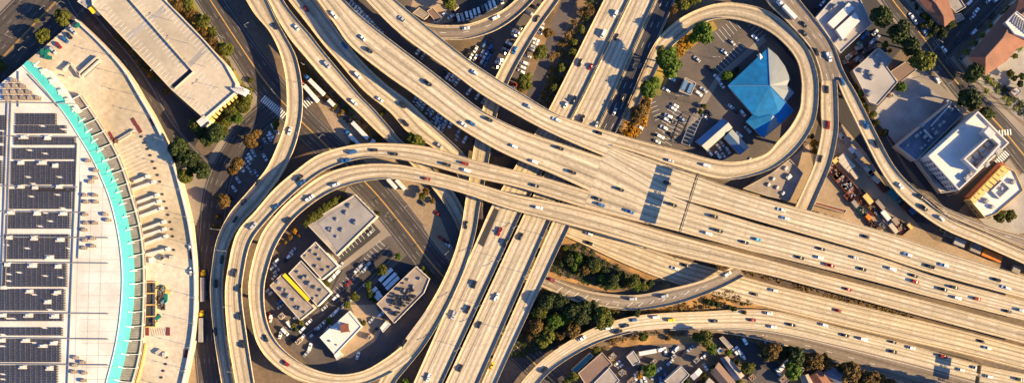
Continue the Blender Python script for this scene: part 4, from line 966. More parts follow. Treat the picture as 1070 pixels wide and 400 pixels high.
low = flat_building('annexe', 'low dark roofed annexe attached to the tall white office block', 'annexe', [(993.5, 107), (1006, 120), (957, 168), (937, 152.5)], 8, 'wall_cream', 'roof_slate', .9)
mb = MB(); a, b = W(964.5, 136, 8), W(973, 145, 8); mb.bar((a.x, a.y, 9), (b.x, b.y, 9), .8, 2); a, b = W(972, 132, 8), W(993, 109, 8); mb.bar((a.x, a.y, 8.8), (b.x, b.y, 8.8), .6, 1.6); mb.build_each('roof_wall', MT['wall_white'], low)
units(low, [(963, 131), (981, 131), (974, 135), (977, 139), (985, 128), (992, 113), (994, 115), (957, 142), (961, 139), (966, 143), (970, 147), (948, 152), (962, 155), (966, 152)], 8, (1.9, 1.5, 1.2))
# pale ramp structure with grille below the tall block
lowb = flat_building('annexe', 'low grilled plant annexe at the foot of the tall white office block', 'annexe', [(958, 168), (966, 163), (1001, 199), (983, 202)], 5, 'wall_cream', 'roof_grey', .6)
mb = MB()
for k in range(8):
    a, b = W(973+k*1.9, 184+k*1.9, 5.3), W(982+k*1.9, 181+k*1.9, 5.3); mb.bar((a.x, a.y, 5.4), (b.x, b.y, 5.4), .5, .3)
mb.build_each('grille', MT['dark_metal'], lowb)
yel = flat_building('shop_building', 'low building with a bright yellow parapet and white roofs by the side street', 'shop building', [(1013, 209), (1048, 173), (1060, 179), (1069, 199), (1040, 224), (1029, 228)], 8, 'wall_yellow', 'roof_white', .9, windows=1)
mb = MB()
for k in range(9):
    t = (k+.5)/9; a, b = W(*lerp2((1013, 209), (1048, 173), t), 8.9), W(*lerp2((1018, 213), (1055, 178), t), 8.9); mb.bar((a.x, a.y, 9), (b.x, b.y, 9), 2.6, .4)
mb.build_each('yellow_awning', MT['wall_yellow'], yel)
mb = MB(); a, b = W(1011, 208, 3), W(1047, 171, 3); mb.bar((a.x, a.y, 3), (b.x, b.y, 3), 3.0, 6); mb.build('brick_front', MT['wall_brick'], yel)
mb = MB()
for q in ([(1036, 199), (1048, 188), (1057, 197), (1045, 208)],):
    Q = PW(q, 10); I = shrink(Q, .8); u = Vector((0, 0, 1.6)); Q = [Vector((p.x, p.y, 8.2)) for p in Q]; I = [Vector((p.x, p.y, 8.2)) for p in I]
    ring(mb, [p+u for p in Q], [p+u for p in I]); ring(mb, [p+u for p in I], I); ring(mb, Q, [p+u for p in Q])
mb.build('roof_screen', MT['wall_white'], yel); units(yel, [(1046, 197), (1030, 210), (1036, 216), (1058, 190)], 8, (2.2, 2, 1.4))
def hip(name, label, cat, outline, ridges, h, faces, m='terracotta', wall='wall_cream', hr=3.0, group=None):
    """outline px at eave height; ridges px points raised by hr; faces: lists of indices (int -> outline, 'r0' -> ridge)"""
    P = PW(outline, h); R_ = [W(x, y, h+hr) for x, y in ridges]; c = sum(P, Vector())/len(P)
    t = thing(name, label, cat, (c.x, c.y, 0), group=group)
    w = MB(); w.prism([(p.x, p.y) for p in shrink(P, .8)], 0, h-.1); w.build('wall', MT[wall], t)
    b = MB()
    for f in faces:
        q = [P[k] if isinstance(k, int) else R_[int(k[1:])] for k in f]
        nz = sum(((q[k].x*q[(k+1) % len(q)].y-q[(k+1) % len(q)].x*q[k].y) for k in range(len(q))))
        if nz < 0: q = q[::-1]
        for k in range(1, len(q)-1): b.poly([q[0], q[k], q[k+1]])
    for i in range(len(P)):
        b.quad(P[i], P[(i+1) % len(P)], P[(i+1) % len(P)]-Vector((0, 0, .35)), P[i]-Vector((0, 0, .35)))
    b.build('roof', MT[m], t)
    b = MB()
    for i in range(len(R_)-1): b.bar(R_[i]+Vector((0, 0, .08)), R_[i+1]+Vector((0, 0, .08)), .5, .3)
    if b.f: b.build('ridge', MT['roof_brown'], t)
    return t
hip('tiled_house', 'red tiled house with an L shaped roof at the top edge beside the cross street', 'house', [(953, -8), (966, -24), (984, -18), (998, 20), (987, 28.5), (969, 11)], [(966, -8), (978, 4), (986, 17)], 5.5,
    [[0, 1, 'r0'], [1, 2, 'r1', 'r0'], [2, 3, 'r2', 'r1'], [3, 4, 'r2'], [4, 5, 'r1', 'r2'], [5, 0, 'r0', 'r1']], hr=2.6)
hip('tiled_house', 'big red tiled hall with long hipped roof in the north east corner', 'house', [(1046, 18), (1066, -4), (1095, -10), (1090, 40), (1062, 52), (1052, 64), (1029.5, 79), (1011.5, 60)], [(1030, 60), (1048, 40), (1058, 22), (1078, 8)], 11,
    [[0, 7, 'r0', 'r1'], [0, 'r1', 'r2'], [0, 1, 'r2'], [1, 'r3', 'r2'], [1, 2, 'r3'], [2, 3, 'r3'], [3, 'r2', 'r3'], [3, 'r1', 'r2'], [3, 4, 'r1'], [4, 5, 'r1'], [5, 'r0', 'r1'], [5, 6, 'r0'], [6, 7, 'r0']], hr=4)
wv = flat_building('roof_terrace', 'white slatted terrace block standing beside the big red tiled hall', 'terrace', [(1050, 24), (1062, 12), (1090, 34), (1084, 44), (1060, 36)], 15.6, 'wall_white', 'roof_white', .5)
mb = MB()
for k in range(7):
    a, b = W(1061+k*2.0, 15+k*1.6, 15.6), W(1057+k*2.4, 24+k*2.0, 15.6); mb.bar((a.x, a.y, 16), (b.x, b.y, 16), .5, .7)
mb.build_each('slats', MT['grey_metal'], wv)
flat_building('garden_house', 'small pale house with cluttered terrace left of the cross street', 'house', [(987, 2), (1000, -6), (1009, 8), (999, 14)], 5, 'wall_cream', 'roof_grey', .5)
flat_building('garden_house', 'little tan outbuilding at the foot of the red tiled house', 'outbuilding', [(995, 16), (1004, 14), (1008, 20), (1000, 24)], 3.5, 'wall_tan', 'roof_tan', .3)

ub = flat_building('flat_roof_store', 'flat tan roofed store tucked between the loop ramp and the main deck', 'store', [(776, 197), (806, 181), (825, 166), (839, 181), (825, 210), (802, 205)], 4.5, 'wall_tan', 'roof_tan', .5)
units(ub, [(803, 193), (808, 187), (821, 176), (812, 196), (824, 185), (818, 202)], 4.5, (2.6, 1.8, 1.2), 'white_metal')
# ---- southern houses and sheds ----
flat_building('workshop', 'brown roofed workshop beside a teal strip south of the bottom ramp', 'workshop', [(604, 389.5), (629, 367.5), (640, 380), (614, 405)], 5.5, 'wall_tan', 'roof_brown', .5)
q = flat_building('shed', 'narrow teal metal shed alongside the bottom ramp', 'shed', [(597, 386), (616.5, 368), (620.5, 371.5), (601, 390)], 3.5, 'wall_tan', 'teal_metal', .2)
flat_building('workshop', 'pale grey workshop split by a white ridge at the bottom edge', 'workshop', [(636.5, 383.5), (647.5, 397), (636, 408), (618, 402)], 6, 'wall_white', 'roof_grey', .4)
flat_building('shed', 'small square grey shed beside the long white trailer', 'shed', [(662, 366), (669, 377.5), (661.5, 382), (654.5, 372.5)], 5, 'wall_white', 'roof_grey', .3)
flat_building('workshop', 'grey roofed workshop in the middle of the southern yard', 'workshop', [(712, 382), (720.5, 391), (708, 404), (694, 398)], 5.5, 'wall_white', 'roof_grey', .4)
gable('house', 'teal grey gabled house with white roof panels by the cul de sac', 'house', [(752, 374), (760, 371.5), (778, 392), (768, 398)], 4.5, 6.3, 'lightblue_roof' if False else 'roof_slate', 'roof_grey')
gable('house', 'dark red brown gabled house at the bottom edge', 'house', [(742, 388), (751, 378), (770, 400), (760, 410)], 4.5, 6.5, 'roof_brown', 'roof_brown')
gable('house', 'small house with a white and yellow roof between garden trees', 'house', [(721, 392.5), (730.5, 384), (734, 388), (725, 397)], 3.5, 4.8, 'roof_white', 'roof_white')
gable('house', 'pale grey gabled cottage cut by the bottom edge beside the garden trees', 'house', [(733, 402), (741, 394), (752, 404), (744, 414)], 4.0, 5.5, 'roof_slate', 'roof_grey')
flat_building('carport', 'long thin grey carport at the head of the cul de sac', 'carport', [(751.5, 353), (755.5, 351), (766, 362), (762, 365)], 3.2, 'wall_tan', 'roof_grey', .15)
flat_building('shed', 'tiny pale blue garden shed beside the carport', 'shed', [(749, 366), (752.5, 362.5), (755.5, 366), (752, 369.5)], 3, 'wall_white', 'lightblue_roof', .1)
gable('house', 'red roofed house half hidden by the trees below the freeway', 'house', [(845, 393), (858, 385), (872, 404), (857, 412)], 4.5, 6.4, 'rust', 'terracotta')
gable('house', 'dark blue grey roofed house beside the red roofed one', 'house', [(860, 390), (869, 382), (885, 392), (876, 402)], 4.3, 6.0, 'roof_slate', 'roof_slate')
gable('house', 'brown roofed house below the western end of the hedge of freeway trees', 'house', [(836, 392), (845, 390), (852, 402), (842, 408)], 4.3, 6.0, 'wall_yellow' if False else 'roof_tan', 'roof_tan')
for k, (x, y, a, b2, h, m1, lab) in enumerate([(640, 372, 7, 5, 3.2, 'roof_grey', 'small grey lean-to between the brown workshop and the square shed'), (650, 389, 6, 5, 3.4, 'roof_slate', 'dark little hut east of the pale split roof workshop'), (683, 378, 6, 3.5, 2.8, 'roof_tan', 'small tan store in the middle of the southern yard'), (728, 376, 6, 4, 3, 'roof_grey', 'small grey garage above the white and yellow roofed house'), (756, 390, 5, 4, 3, 'roof_slate', 'narrow dark shed between the two gabled houses'), (786, 394, 6, 5, 3.4, 'terracotta', 'small red tiled garage at the corner of the cul de sac'), (820, 396, 9, 7, 4.4, 'roof_brown', 'brown flat roofed house under the bright green tree'), (838, 386, 5, 4, 3, 'roof_grey', 'little grey shed between the freeway trees'), (704, 372, 5, 3, 2.6, 'roof_white', 'tiny white kiosk east of the long white trailer lorry'), (660, 398, 8, 5, 3.6, 'roof_brown', 'brown shed roof at the bottom edge west of the round tree'), (629, 394, 5, 3, 3, 'roof_slate', 'slate coloured shed touching the brown workshop'), (1000, 2, 7, 5, 3.6, 'roof_tan', 'tan garden house at the top edge'), (1062, 96, 9, 7, 4, 'roof_pale', 'pale pavilion in the palm garden'), (932, 100, 3.5, 2.5, 2.4, 'roof_white', 'tiny white cabin on the empty concrete lot'), (870, 152, 7, 4, 3, 'roof_tan', 'tan store beside the short southbound ramp'), (294, 330, 6, 5, 3, 'roof_grey', 'small grey store by the western edge of the loop yard'), (312, 356, 7, 4, 3, 'roof_tan', 'tan lean-to in the south western corner of the loop yard'), (386, 352, 5, 4, 3, 'roof_tan', 'small tan hut in the golden yard'), (476, 8, 6, 4, 3, 'roof_grey', 'grey store in the northern yard beside the tree')]):
    t_ = math.radians(-42); co_, si_ = math.cos(t_), math.sin(t_); q_ = [(x+(u*co_-v*si_), y+(u*si_+v*co_)) for u, v in ((-a/2, -b2/2), (a/2, -b2/2), (a/2, b2/2), (-a/2, b2/2))]
    tt = flat_building('shed', lab, 'shed', q_, h, 'wall_tan', m1, .3, tp=.2)
    units(tt, [(x-1, y), (x+1, y+.6)], h, (.9, .7, .6))
flat_building('office_row', 'long low orange roofed office beside the main freeway deck', 'office', [(850, 213.5), (853, 210.5), (885, 219), (883, 223)], 4, 'wall_cream', 'rust', .3)
flat_building('site_office', 'small tan site hut beside the northern ramp yard', 'hut', [(446, 12), (452, 8), (462, 19), (456, 24)], 3.5, 'wall_tan', 'roof_brown', .3)
flat_building('site_office', 'brown timber store beside the white lorry in the northern yard', 'hut', [(431, 14), (438, 8), (449, 16), (443, 21)], 3.5, 'wall_tan', 'roof_tan', .3)
# ---------------- trees ----------------
def crown_mesh(seed, kind):
    """unit crown (radius 1) of leaf clumps; spread over 16 limbs' worth of clumps with gaps between"""
    rnd = random.Random(seed); v = []; f = []
    cl = []
    for k in range(34):
        a = rnd.uniform(0, 2*math.pi); e = rnd.uniform(-.35, 1.0); rr = rnd.uniform(.42, .76)
        ce_ = math.sqrt(max(0, 1-e*e)); cl.append((rr*ce_*math.cos(a), rr*ce_*math.sin(a), rr*e*.85+.1, rnd.uniform(.20, .36)))
    cl.append((0, 0, .15, .6)); cl.append((.15, -.1, .5, .35))
    for (cx, cy, cz, cr_) in cl:
        n = int(330*cr_)
        for _ in range(n):
            d = Vector((rnd.gauss(0, 1), rnd.gauss(0, 1), rnd.gauss(0, 1))).normalized(); r = cr_*rnd.uniform(.7, 1.08)
            c = Vector((cx, cy, cz))+d*r
            nr = (d+Vector((rnd.gauss(0, .5), rnd.gauss(0, .5), rnd.gauss(0, .5)))).normalized(); a = nr.orthogonal().normalized(); a.rotate(__import__('mathutils').Quaternion(nr, rnd.uniform(0, 6.28))); b = nr.cross(a)
            s_ = rnd.uniform(.045, .10); i = len(v)
            v += [tuple(c-a*s_-b*s_*.6), tuple(c+a*s_-b*s_*.7), tuple(c+a*s_*.8+b*s_), tuple(c-a*s_*.7+b*s_*.8)]; f.append((i, i+1, i+2, i+3))
    me = bpy.data.meshes.new('crown'); me.from_pydata(v, [], f); me.materials.append(LM(kind)); me.update(); return me
def palm_mesh(seed, kind):
    rnd = random.Random(seed); v = []; f = []
    for k in range(26):
        a = k*2.4+rnd.uniform(-.2, .2); el = rnd.uniform(-.3, .8); L_ = rnd.uniform(.8, 1.05); d = Vector((math.cos(a), math.sin(a), 0)); n = Vector((-d.y, d.x, 0))
        prev = None
        for s_ in range(6):
            t = s_/5; c = d*(L_*t)+Vector((0, 0, el*t-1.0*t*t*.8)); w = .10*math.sin(math.pi*min(.95, t+.12))+.01
            i = len(v); v += [tuple(c-n*w-Vector((0, 0, .03))), tuple(c+n*w-Vector((0, 0, .03)))]
            if prev is not None: f.append((prev, prev+1, i+1, i))
            prev = i
    me = bpy.data.meshes.new('crown'); me.from_pydata(v, [], f); me.materials.append(LM(kind)); me.update(); return me
CM = {}
def trunk_mesh(seed):
    rnd = random.Random(seed); mb = MB(); mb.cyl((0, 0, 0), (0, 0, .62), .075, .05, 8)
    for k in range(5):
        a = k*1.26+rnd.uniform(-.3, .3); mb.cyl((0, 0, .5+.05*k*.5), (.5*math.cos(a), .5*math.sin(a), 1.0+rnd.uniform(0, .2)), .035, .012, 6)
    return mb.mesh('trunk', [MT['bark']])
TM = [trunk_mesh(k) for k in range(3)]
tm_palm = MB(); tm_palm.cyl((0, 0, 0), (0, 0, 1), .05, .035, 8); TPM = tm_palm.mesh('trunk', [MT['bark']])
def tree(px, py, r, kind, label, group, zb=0.0, palm=False, flat=.85, k=1.07, tall=0.0):
    R_ = r*S*k; ht = R_*1.0 if R_ > 2.4 else R_*.5
    if r >= 9: ht *= 1.35
    ht += tall
    if palm: ht = 7.0
    zc = zb+ht+R_*.35*(0 if palm else 1); p = W(px, py, zc)
    t = thing('palm_tree' if palm else ('shrub' if R_ < 1.9 else 'tree'), label, 'palm tree' if palm else ('shrub' if R_ < 1.9 else 'tree'), (p.x, p.y, zb), random.uniform(0, 6.28), group)
    var = random.randint(0, 3); key = (kind, var, palm)
    if key not in CM: CM[key] = (palm_mesh if palm else crown_mesh)(var*11+3, kind)
    c = bpy.data.objects.new('crown', CM[key]); link(c, t); c.location = (0, 0, zc-zb-R_*.1); c.scale = (R_*random.uniform(.92, 1.1), R_*random.uniform(.92, 1.1), R_*flat*random.uniform(.85, 1.1))
    u = bpy.data.objects.new('trunk', TPM if palm else TM[var % 3]); link(u, t)
    if palm: u.scale = (R_*1.6, R_*1.6, ht)
    else: u.scale = (R_*1.1, R_*1.1, (zc-zb)/1.05)
    return t
def trees(items, where, group=None):
    for it in items:
        x, y, r, k = it[:4]; palm = len(it) > 4 and it[4] == 'p'
        size = 'large' if r >= 9 else ('small' if r < 5 else 'medium')
        tree(x, y, r, k, f"{size} {LEAFN[k]} {'palm' if palm else ('shrub' if r*S*1.06 < 1.9 else 'tree')} {where}", group or ('trees '+where), palm=palm, tall=((4.5 if y < 90 else 1.5) if 'pale loop' in where and x < 705 and r > 6 else (6.0 if y > 404 and x > 930 else (4.0 if 'hedge' in where else 0))))
trees([(44.6, 37.6, 8.3, 1), (65.6, 18, 9.3, 1), (37.6, 21.5, 3.5, 1, 'p'), (1, 69, 6, 1), (-6, 78, 6, 0)], 'in front of the truck court')
trees([(124, 38.5, 5.5, 2), (139, 54, 5, 2), (146, 63, 4.5, 2), (149, 70, 4.5, 2), (157, 78, 3.6, 4), (165, 81.5, 4.8, 1), (174, 95, 4.5, 2), (133, 47, 3, 1), (154, 73, 3, 2)], 'along the service road')
trees([(181, -4, 7, 2), (187, 4, 7, 2), (191, 9, 6, 2), (197, 6, 6.5, 1), (200, 15, 6, 2), (205, 19, 6, 2), (212, 22, 7.5, 1), (209, 30, 5, 2), (214, 35, 5.5, 2), (222, 33, 5.5, 1), (221, 42, 6.5, 2), (227, 50, 6, 2), (236, 51, 7.5, 1), (229, 57, 4.5, 2)], 'between the garage and the boulevard')
trees([(205, 132, 8.5, 1), (211, 139, 7, 0), (226, 139, 10.5, 0), (217, 145, 8, 0), (234, 137, 5, 1), (187, 156, 11.5, 0), (197, 166, 11, 0), (211, 178, 9.5, 0), (203, 175, 7, 0), (193, 183, 8.5, 1), (184, 164, 6, 0)], 'around the end of the service road')
trees([(242, 117, 7, 1), (249, 123, 6, 3), (254, 112, 6, 1), (258, 104, 6, 1), (247, 108, 5, 1), (240, 124, 4.5, 3), (260, 95, 4, 1), (236, 126, 4, 1), (251, 101, 4, 2), (262, 84, 3, 1)], 'in the planted corner bed')
trees([(262, 147, 7, 2), (268, 140, 5.5, 2), (247, 171, 7, 2), (243, 178, 5.5, 2), (234, 209, 8, 2), (227, 226, 4, 2), (226, 237, 4.5, 2), (289, 128, 3.5, 1)], 'beside the western avenue')
trees([(399.5, 118, 3.2, 1), (433, 147, 8.5, 1), (440, 150, 5, 0), (368, 150, 4, 1), (288, 131, 4.5, 1), (324, 80, 3, 1), (329, 87, 3, 2), (335, 94, 3.5, 1), (342, 101, 3, 2), (350, 110, 3, 1), (319, 73, 3, 2), (357, 117, 3, 2), (361, 113, 2.5, 1), (425, 137, 3, 2), (441, 205, 4, 1), (445, 200, 4, 2), (452, 210, 3, 2)], 'among the north western ramps')
trees([(320, 233, 4.5, 1), (325, 229, 5, 1), (330, 224.5, 5, 1), (335, 221, 5, 1), (340, 217, 5, 1), (345, 213.5, 5, 1), (350, 210.5, 4.5, 1), (355, 207.5, 3.5, 1)], 'in the hedge behind the ribbed warehouse')
trees([(308.5, 241, 3, 4), (303, 248, 3, 2), (312, 246, 2.2, 2), (298, 253, 2.5, 2)], 'by the inner edge of the loop ramp')
trees([(342, 296, 3.4, 1), (384.6, 297, 4, 3), (371, 309.5, 4.4, 1), (386, 304, 4, 1), (363, 318, 4.4, 1), (416, 267.5, 4, 3), (400, 281.5, 5.2, 1), (396, 285, 3, 3), (388, 309, 5, 0), (391, 313, 3.5, 1), (344, 335, 3.4, 3), (379.6, 337, 3, 1), (306, 340, 3.2, 1), (314, 337, 3.2, 1), (309, 344, 2.8, 0), (442, 280, 2.6, 1), (446, 285, 2.8, 1), (449, 290, 3, 1), (396, 223, 2.5, 1), (317, 327, 2.5, 0)], 'in the yards inside the big loop')
trees([(615, 11, 6, 2), (612, 18, 4, 0), (607, 31, 4.5, 1), (599.5, 44, 4.2, 1), (598, 54, 4.5, 1), (586.5, 71, 4.6, 1), (579, 92, 4.5, 1), (584, 83, 3, 2), (564, 54, 8, 1), (549, 85, 8.5, 1), (573, 35, 5.5, 2), (544, 92, 4, 2), (616, 0, 5, 0)], 'west of the sunken freeway')
trees([(714, 5, 6.5, 1), (704, 10, 4.5, 2), (722, 2, 5.5, 1), (729, -4, 6, 1), (733.5, 35.5, 12.5, 3), (727, 39, 8, 3), (699, 62, 12, 3), (700, 71, 11, 3), (678, 93, 9, 3), (683, 87, 6, 3), (669, 116, 9, 2), (664, 124, 7, 2), (660, 134, 5.5, 4), (657, 140, 4, 4), (675, 108, 6, 2), (760, 80, 5.4, 3), (766, 78, 3.5, 1), (736, 111, 3.4, 1), (732, 117, 3, 0), (718, 44, 4, 4), (691, 52, 4, 1), (770, 73, 3, 0)], 'inside the pale loop ramp')
trees([(469, 4, 7.5, 1), (464, -2, 4, 1)], 'in the northern yard')
trees([(921, 16, 12, 0), (941, 35, 12, 0), (952, 47, 11, 0), (965, 63.5, 13, 1), (1018, 76, 10, 0), (1013, 80, 6, 0), (1013, 104, 12.5, 0), (1031, 120, 8.5, 0)], 'along the eastern street')
trees([(925, 47, 4, 1), (930, 53, 3, 2), (942, 91, 6, 3), (901, 84, 4, 3), (900, 97, 4.5, 3), (896, 90, 3, 1), (901, 106, 3.6, 1), (906, 112, 3, 1), (912, 119, 4, 1), (916, 128, 3.5, 0), (925, 139, 4, 0), (851, 150, 4.2, 4), (852, 158, 4, 4), (849, 143, 3, 2)], 'among the yards beside the eastern ramps')
trees([(1012, 54, 5, 1, 'p'), (1020, 45, 4.5, 1, 'p'), (1028, 37, 4.5, 1, 'p'), (1036, 27, 4.5, 1, 'p'), (1055, 13, 8, 3), (1050, 17, 5, 1), (1066, 50, 5, 3, 'p'), (1035, 84, 4.5, 1, 'p'), (1039, 88, 4, 1, 'p'), (1056, 77, 4.5, 1), (1068, 80, 4, 1), (1050, 102, 4, 1, 'p'), (1055, 108, 4.5, 1, 'p'), (1032, 95, 4, 1, 'p'), (1043, 95, 3.6, 1, 'p'), (1066, 88, 4, 0), (1060, 82, 3.5, 0), (1062, 113, 4, 1, 'p'), (994, 26, 5, 0), (986, 36, 4.5, 0), (977, 31, 4, 0), (972, 24, 4, 0), (967, 17, 3.6, 1), (964, 27, 3, 1), (973, 36, 3, 1), (984, 30, 3.5, 0), (1045, 225, 7.2, 1), (1056, 225.5, 6.4, 1), (1004, 10, 3.5, 1), (1061, 59, 3, 1)], 'in the north eastern gardens')
trees([(590, 260, 3.4, 1), (595, 271, 6.6, 0), (601, 267, 4.5, 0), (604, 270, 6, 3), (611, 281, 6, 2), (600, 278, 5, 3), (619, 275, 7.5, 0), (622, 280, 5.5, 1), (629, 291, 5, 3), (640, 293, 7.5, 0), (637, 297, 5, 3), (648, 288, 5, 0), (663, 294, 7.5, 1), (667, 299, 5, 3), (673, 299, 5, 1), (655, 296, 4, 2), (680, 296, 4, 0), (632, 282, 4.5, 0), (587, 274, 4.5, 0), (603, 284, 3.5, 1), (643, 298, 4, 1), (614, 270, 3.5, 1)], 'between the freeway and the lower curved ramp')
trees([(564, 325, 8, 1), (573, 316, 9, 0), (586, 315, 9, 0), (580.5, 336, 8.5, 3), (562, 342, 8, 2), (573, 350, 8, 1), (599, 325, 9.5, 0), (606, 332, 10, 0), (610, 322, 9, 0), (597, 345, 8.5, 2), (603, 350, 5.5, 2), (630.5, 331, 10.5, 1), (627, 339, 6, 1), (665.5, 327, 4.4, 0), (592, 332, 7, 3), (566, 357, 6.5, 1), (585, 350, 6, 2), (618, 328, 7, 0), (570, 331, 6, 0), (620, 318, 5, 0), (555, 352, 5, 2), (590, 356, 4, 2), (587, 325, 6, 0)], 'in the wooded triangle south of the freeway bend')
trees([(423, 399, 5.5, 3), (672, 351, 5.5, 1), (623.5, 366, 4.4, 1), (599, 393, 5.5, 1), (678, 386, 7, 3), (727, 352, 4.5, 1), (736, 354, 8.5, 1), (742.5, 364, 6.5, 3), (761, 368, 3.8, 3), (781.5, 385, 8, 1), (745, 385, 4.5, 0), (718, 398, 4, 0), (736, 392, 3.5, 1), (668, 392, 3.5, 4), (770, 378, 3, 1), (592, 400, 5, 1), (640, 355, 3, 2), (698, 353, 3, 2), (738, 398, 4, 0), (748, 392, 3, 1), (772, 398, 4, 1)], 'in the yards south of the bottom ramp')
trees([(740, 315, 3, 0), (745, 316.5, 3, 0), (750, 318, 3.2, 0), (762, 321, 3, 0), (767, 322.5, 3.2, 0), (778, 326, 2.5, 2)], 'on the dry wedge between the ramps')
trees([(807, 366, 9.5, 2), (801, 370, 7, 0), (817, 368, 7.5, 0), (831.5, 372, 9.5, 0), (825, 367, 6, 0), (828.5, 387, 9.5, 3), (843, 374, 6, 2), (851, 378, 9.5, 2), (864, 380, 6, 2), (888.5, 389, 10.5, 2), (880, 384, 5, 0), (908, 395, 10.5, 2), (918, 399, 8, 2), (929, 401, 7, 2), (898, 398, 6, 0), (862, 372, 4, 2), (975, 409, 10, 2), (988, 413, 10, 0), (1003, 417, 11, 0), (1020, 420, 11, 2), (1037, 424, 11, 2), (1055, 428, 11, 0), (945, 408, 8, 2)], 'along the southern edge of the freeway')

def scrub(polys, dens, kind, label, seed):
    rnd = random.Random(seed); v = []; f = []
    for P in polys:
        xs = [p[0] for p in P]; ys_ = [p[1] for p in P]; n = int((max(xs)-min(xs))*(max(ys_)-min(ys_))*dens)
        for _ in range(n):
            x, y = rnd.uniform(min(xs), max(xs)), rnd.uniform(min(ys_), max(ys_))
            if not in_poly(x, y, P): continue
            c0 = W(x, y, 0); rr = rnd.uniform(.4, 1.5)
            for _ in range(int(10+rr*16)):
                d = Vector((rnd.gauss(0, .5), rnd.gauss(0, .5), abs(rnd.gauss(0, .45))))*rr; c = c0+d; c.z += .1
                a = Vector((rnd.gauss(0, 1), rnd.gauss(0, 1), rnd.gauss(0, .5))).normalized()*rnd.uniform(.15, .4); b = a.cross(Vector((rnd.gauss(0, .4), rnd.gauss(0, .4), 1)))
                i = len(v); v += [tuple(c-a-b), tuple(c+a-b*.7), tuple(c+a*.8+b), tuple(c-a*.7+b*.8)]; f.append((i, i+1, i+2, i+3))
    me = bpy.data.meshes.new('scrub'); me.from_pydata(v, [], f); me.materials.append(LM(kind)); o = bpy.data.objects.new('scrub', me); link(o); structure(o, label, 'stuff')
scrub([[(584, 255), (604, 254), (640, 276), (676, 292), (700, 294), (640, 304), (575, 284)], [(568, 302), (610, 318), (680, 326), (640, 335), (600, 352), (560, 372), (530, 372), (550, 325)]], .10, 0, 'low green scrub under the trees beside the lower curved ramp', 1)
scrub([[(600, 385), (640, 360), (680, 348), (800, 356), (800, 350), (730, 348), (660, 346), (630, 360)], [(790, 356), (870, 376), (935, 400), (900, 402), (860, 392), (800, 375)], [(568, 302), (640, 318), (700, 322), (760, 302), (790, 318), (730, 326), (640, 334)]], .09, 2, 'dry olive scrub along the verges of the lower freeway', 2)
scrub([[(575, 60), (615, 0), (626, 0), (580, 100), (560, 130), (566, 100)], [(300, 45), (318, 68), (372, 122), (410, 150), (400, 158), (350, 118), (310, 80)], [(352, 84), (372, 104), (400, 130), (440, 160), (425, 150), (380, 118)], [(676, 0), (712, 0), (700, 20), (682, 50), (684, 20)]], .10, 2, 'dry scrub on the banks between the northern ramps', 3)
scrub([[(216, 128), (247, 100), (250, 90), (266, 92), (260, 112), (238, 132)], [(190, -5), (236, 62), (246, 76), (240, 70), (184, -5)]], .30, 1, 'green ground planting around the parking garage', 4)
scrub([[(640, 248), (700, 252), (800, 284), (960, 330), (960, 334), (800, 292), (690, 262)], [(890, 80), (905, 108), (925, 140), (920, 142), (898, 110), (886, 88)]], .08, 2, 'patchy scrub under the edges of the eastern viaducts', 5)
scrub([[(1001, 62), (1030, 84), (1075, 130), (1090, 130), (1050, 90), (1010, 58)], [(955, -10), (972, 20), (986, 40), (980, 42), (960, 15), (945, -10)]], .12, 0, 'garden planting along the footpaths in the north east', 6)
scrub([[(650, 150), (664, 100), (684, 96), (676, 128), (664, 144)], [(688, 75), (704, 44), (745, 26), (712, 58)]], .12, 4, 'golden ground cover beside the loop car park', 7)

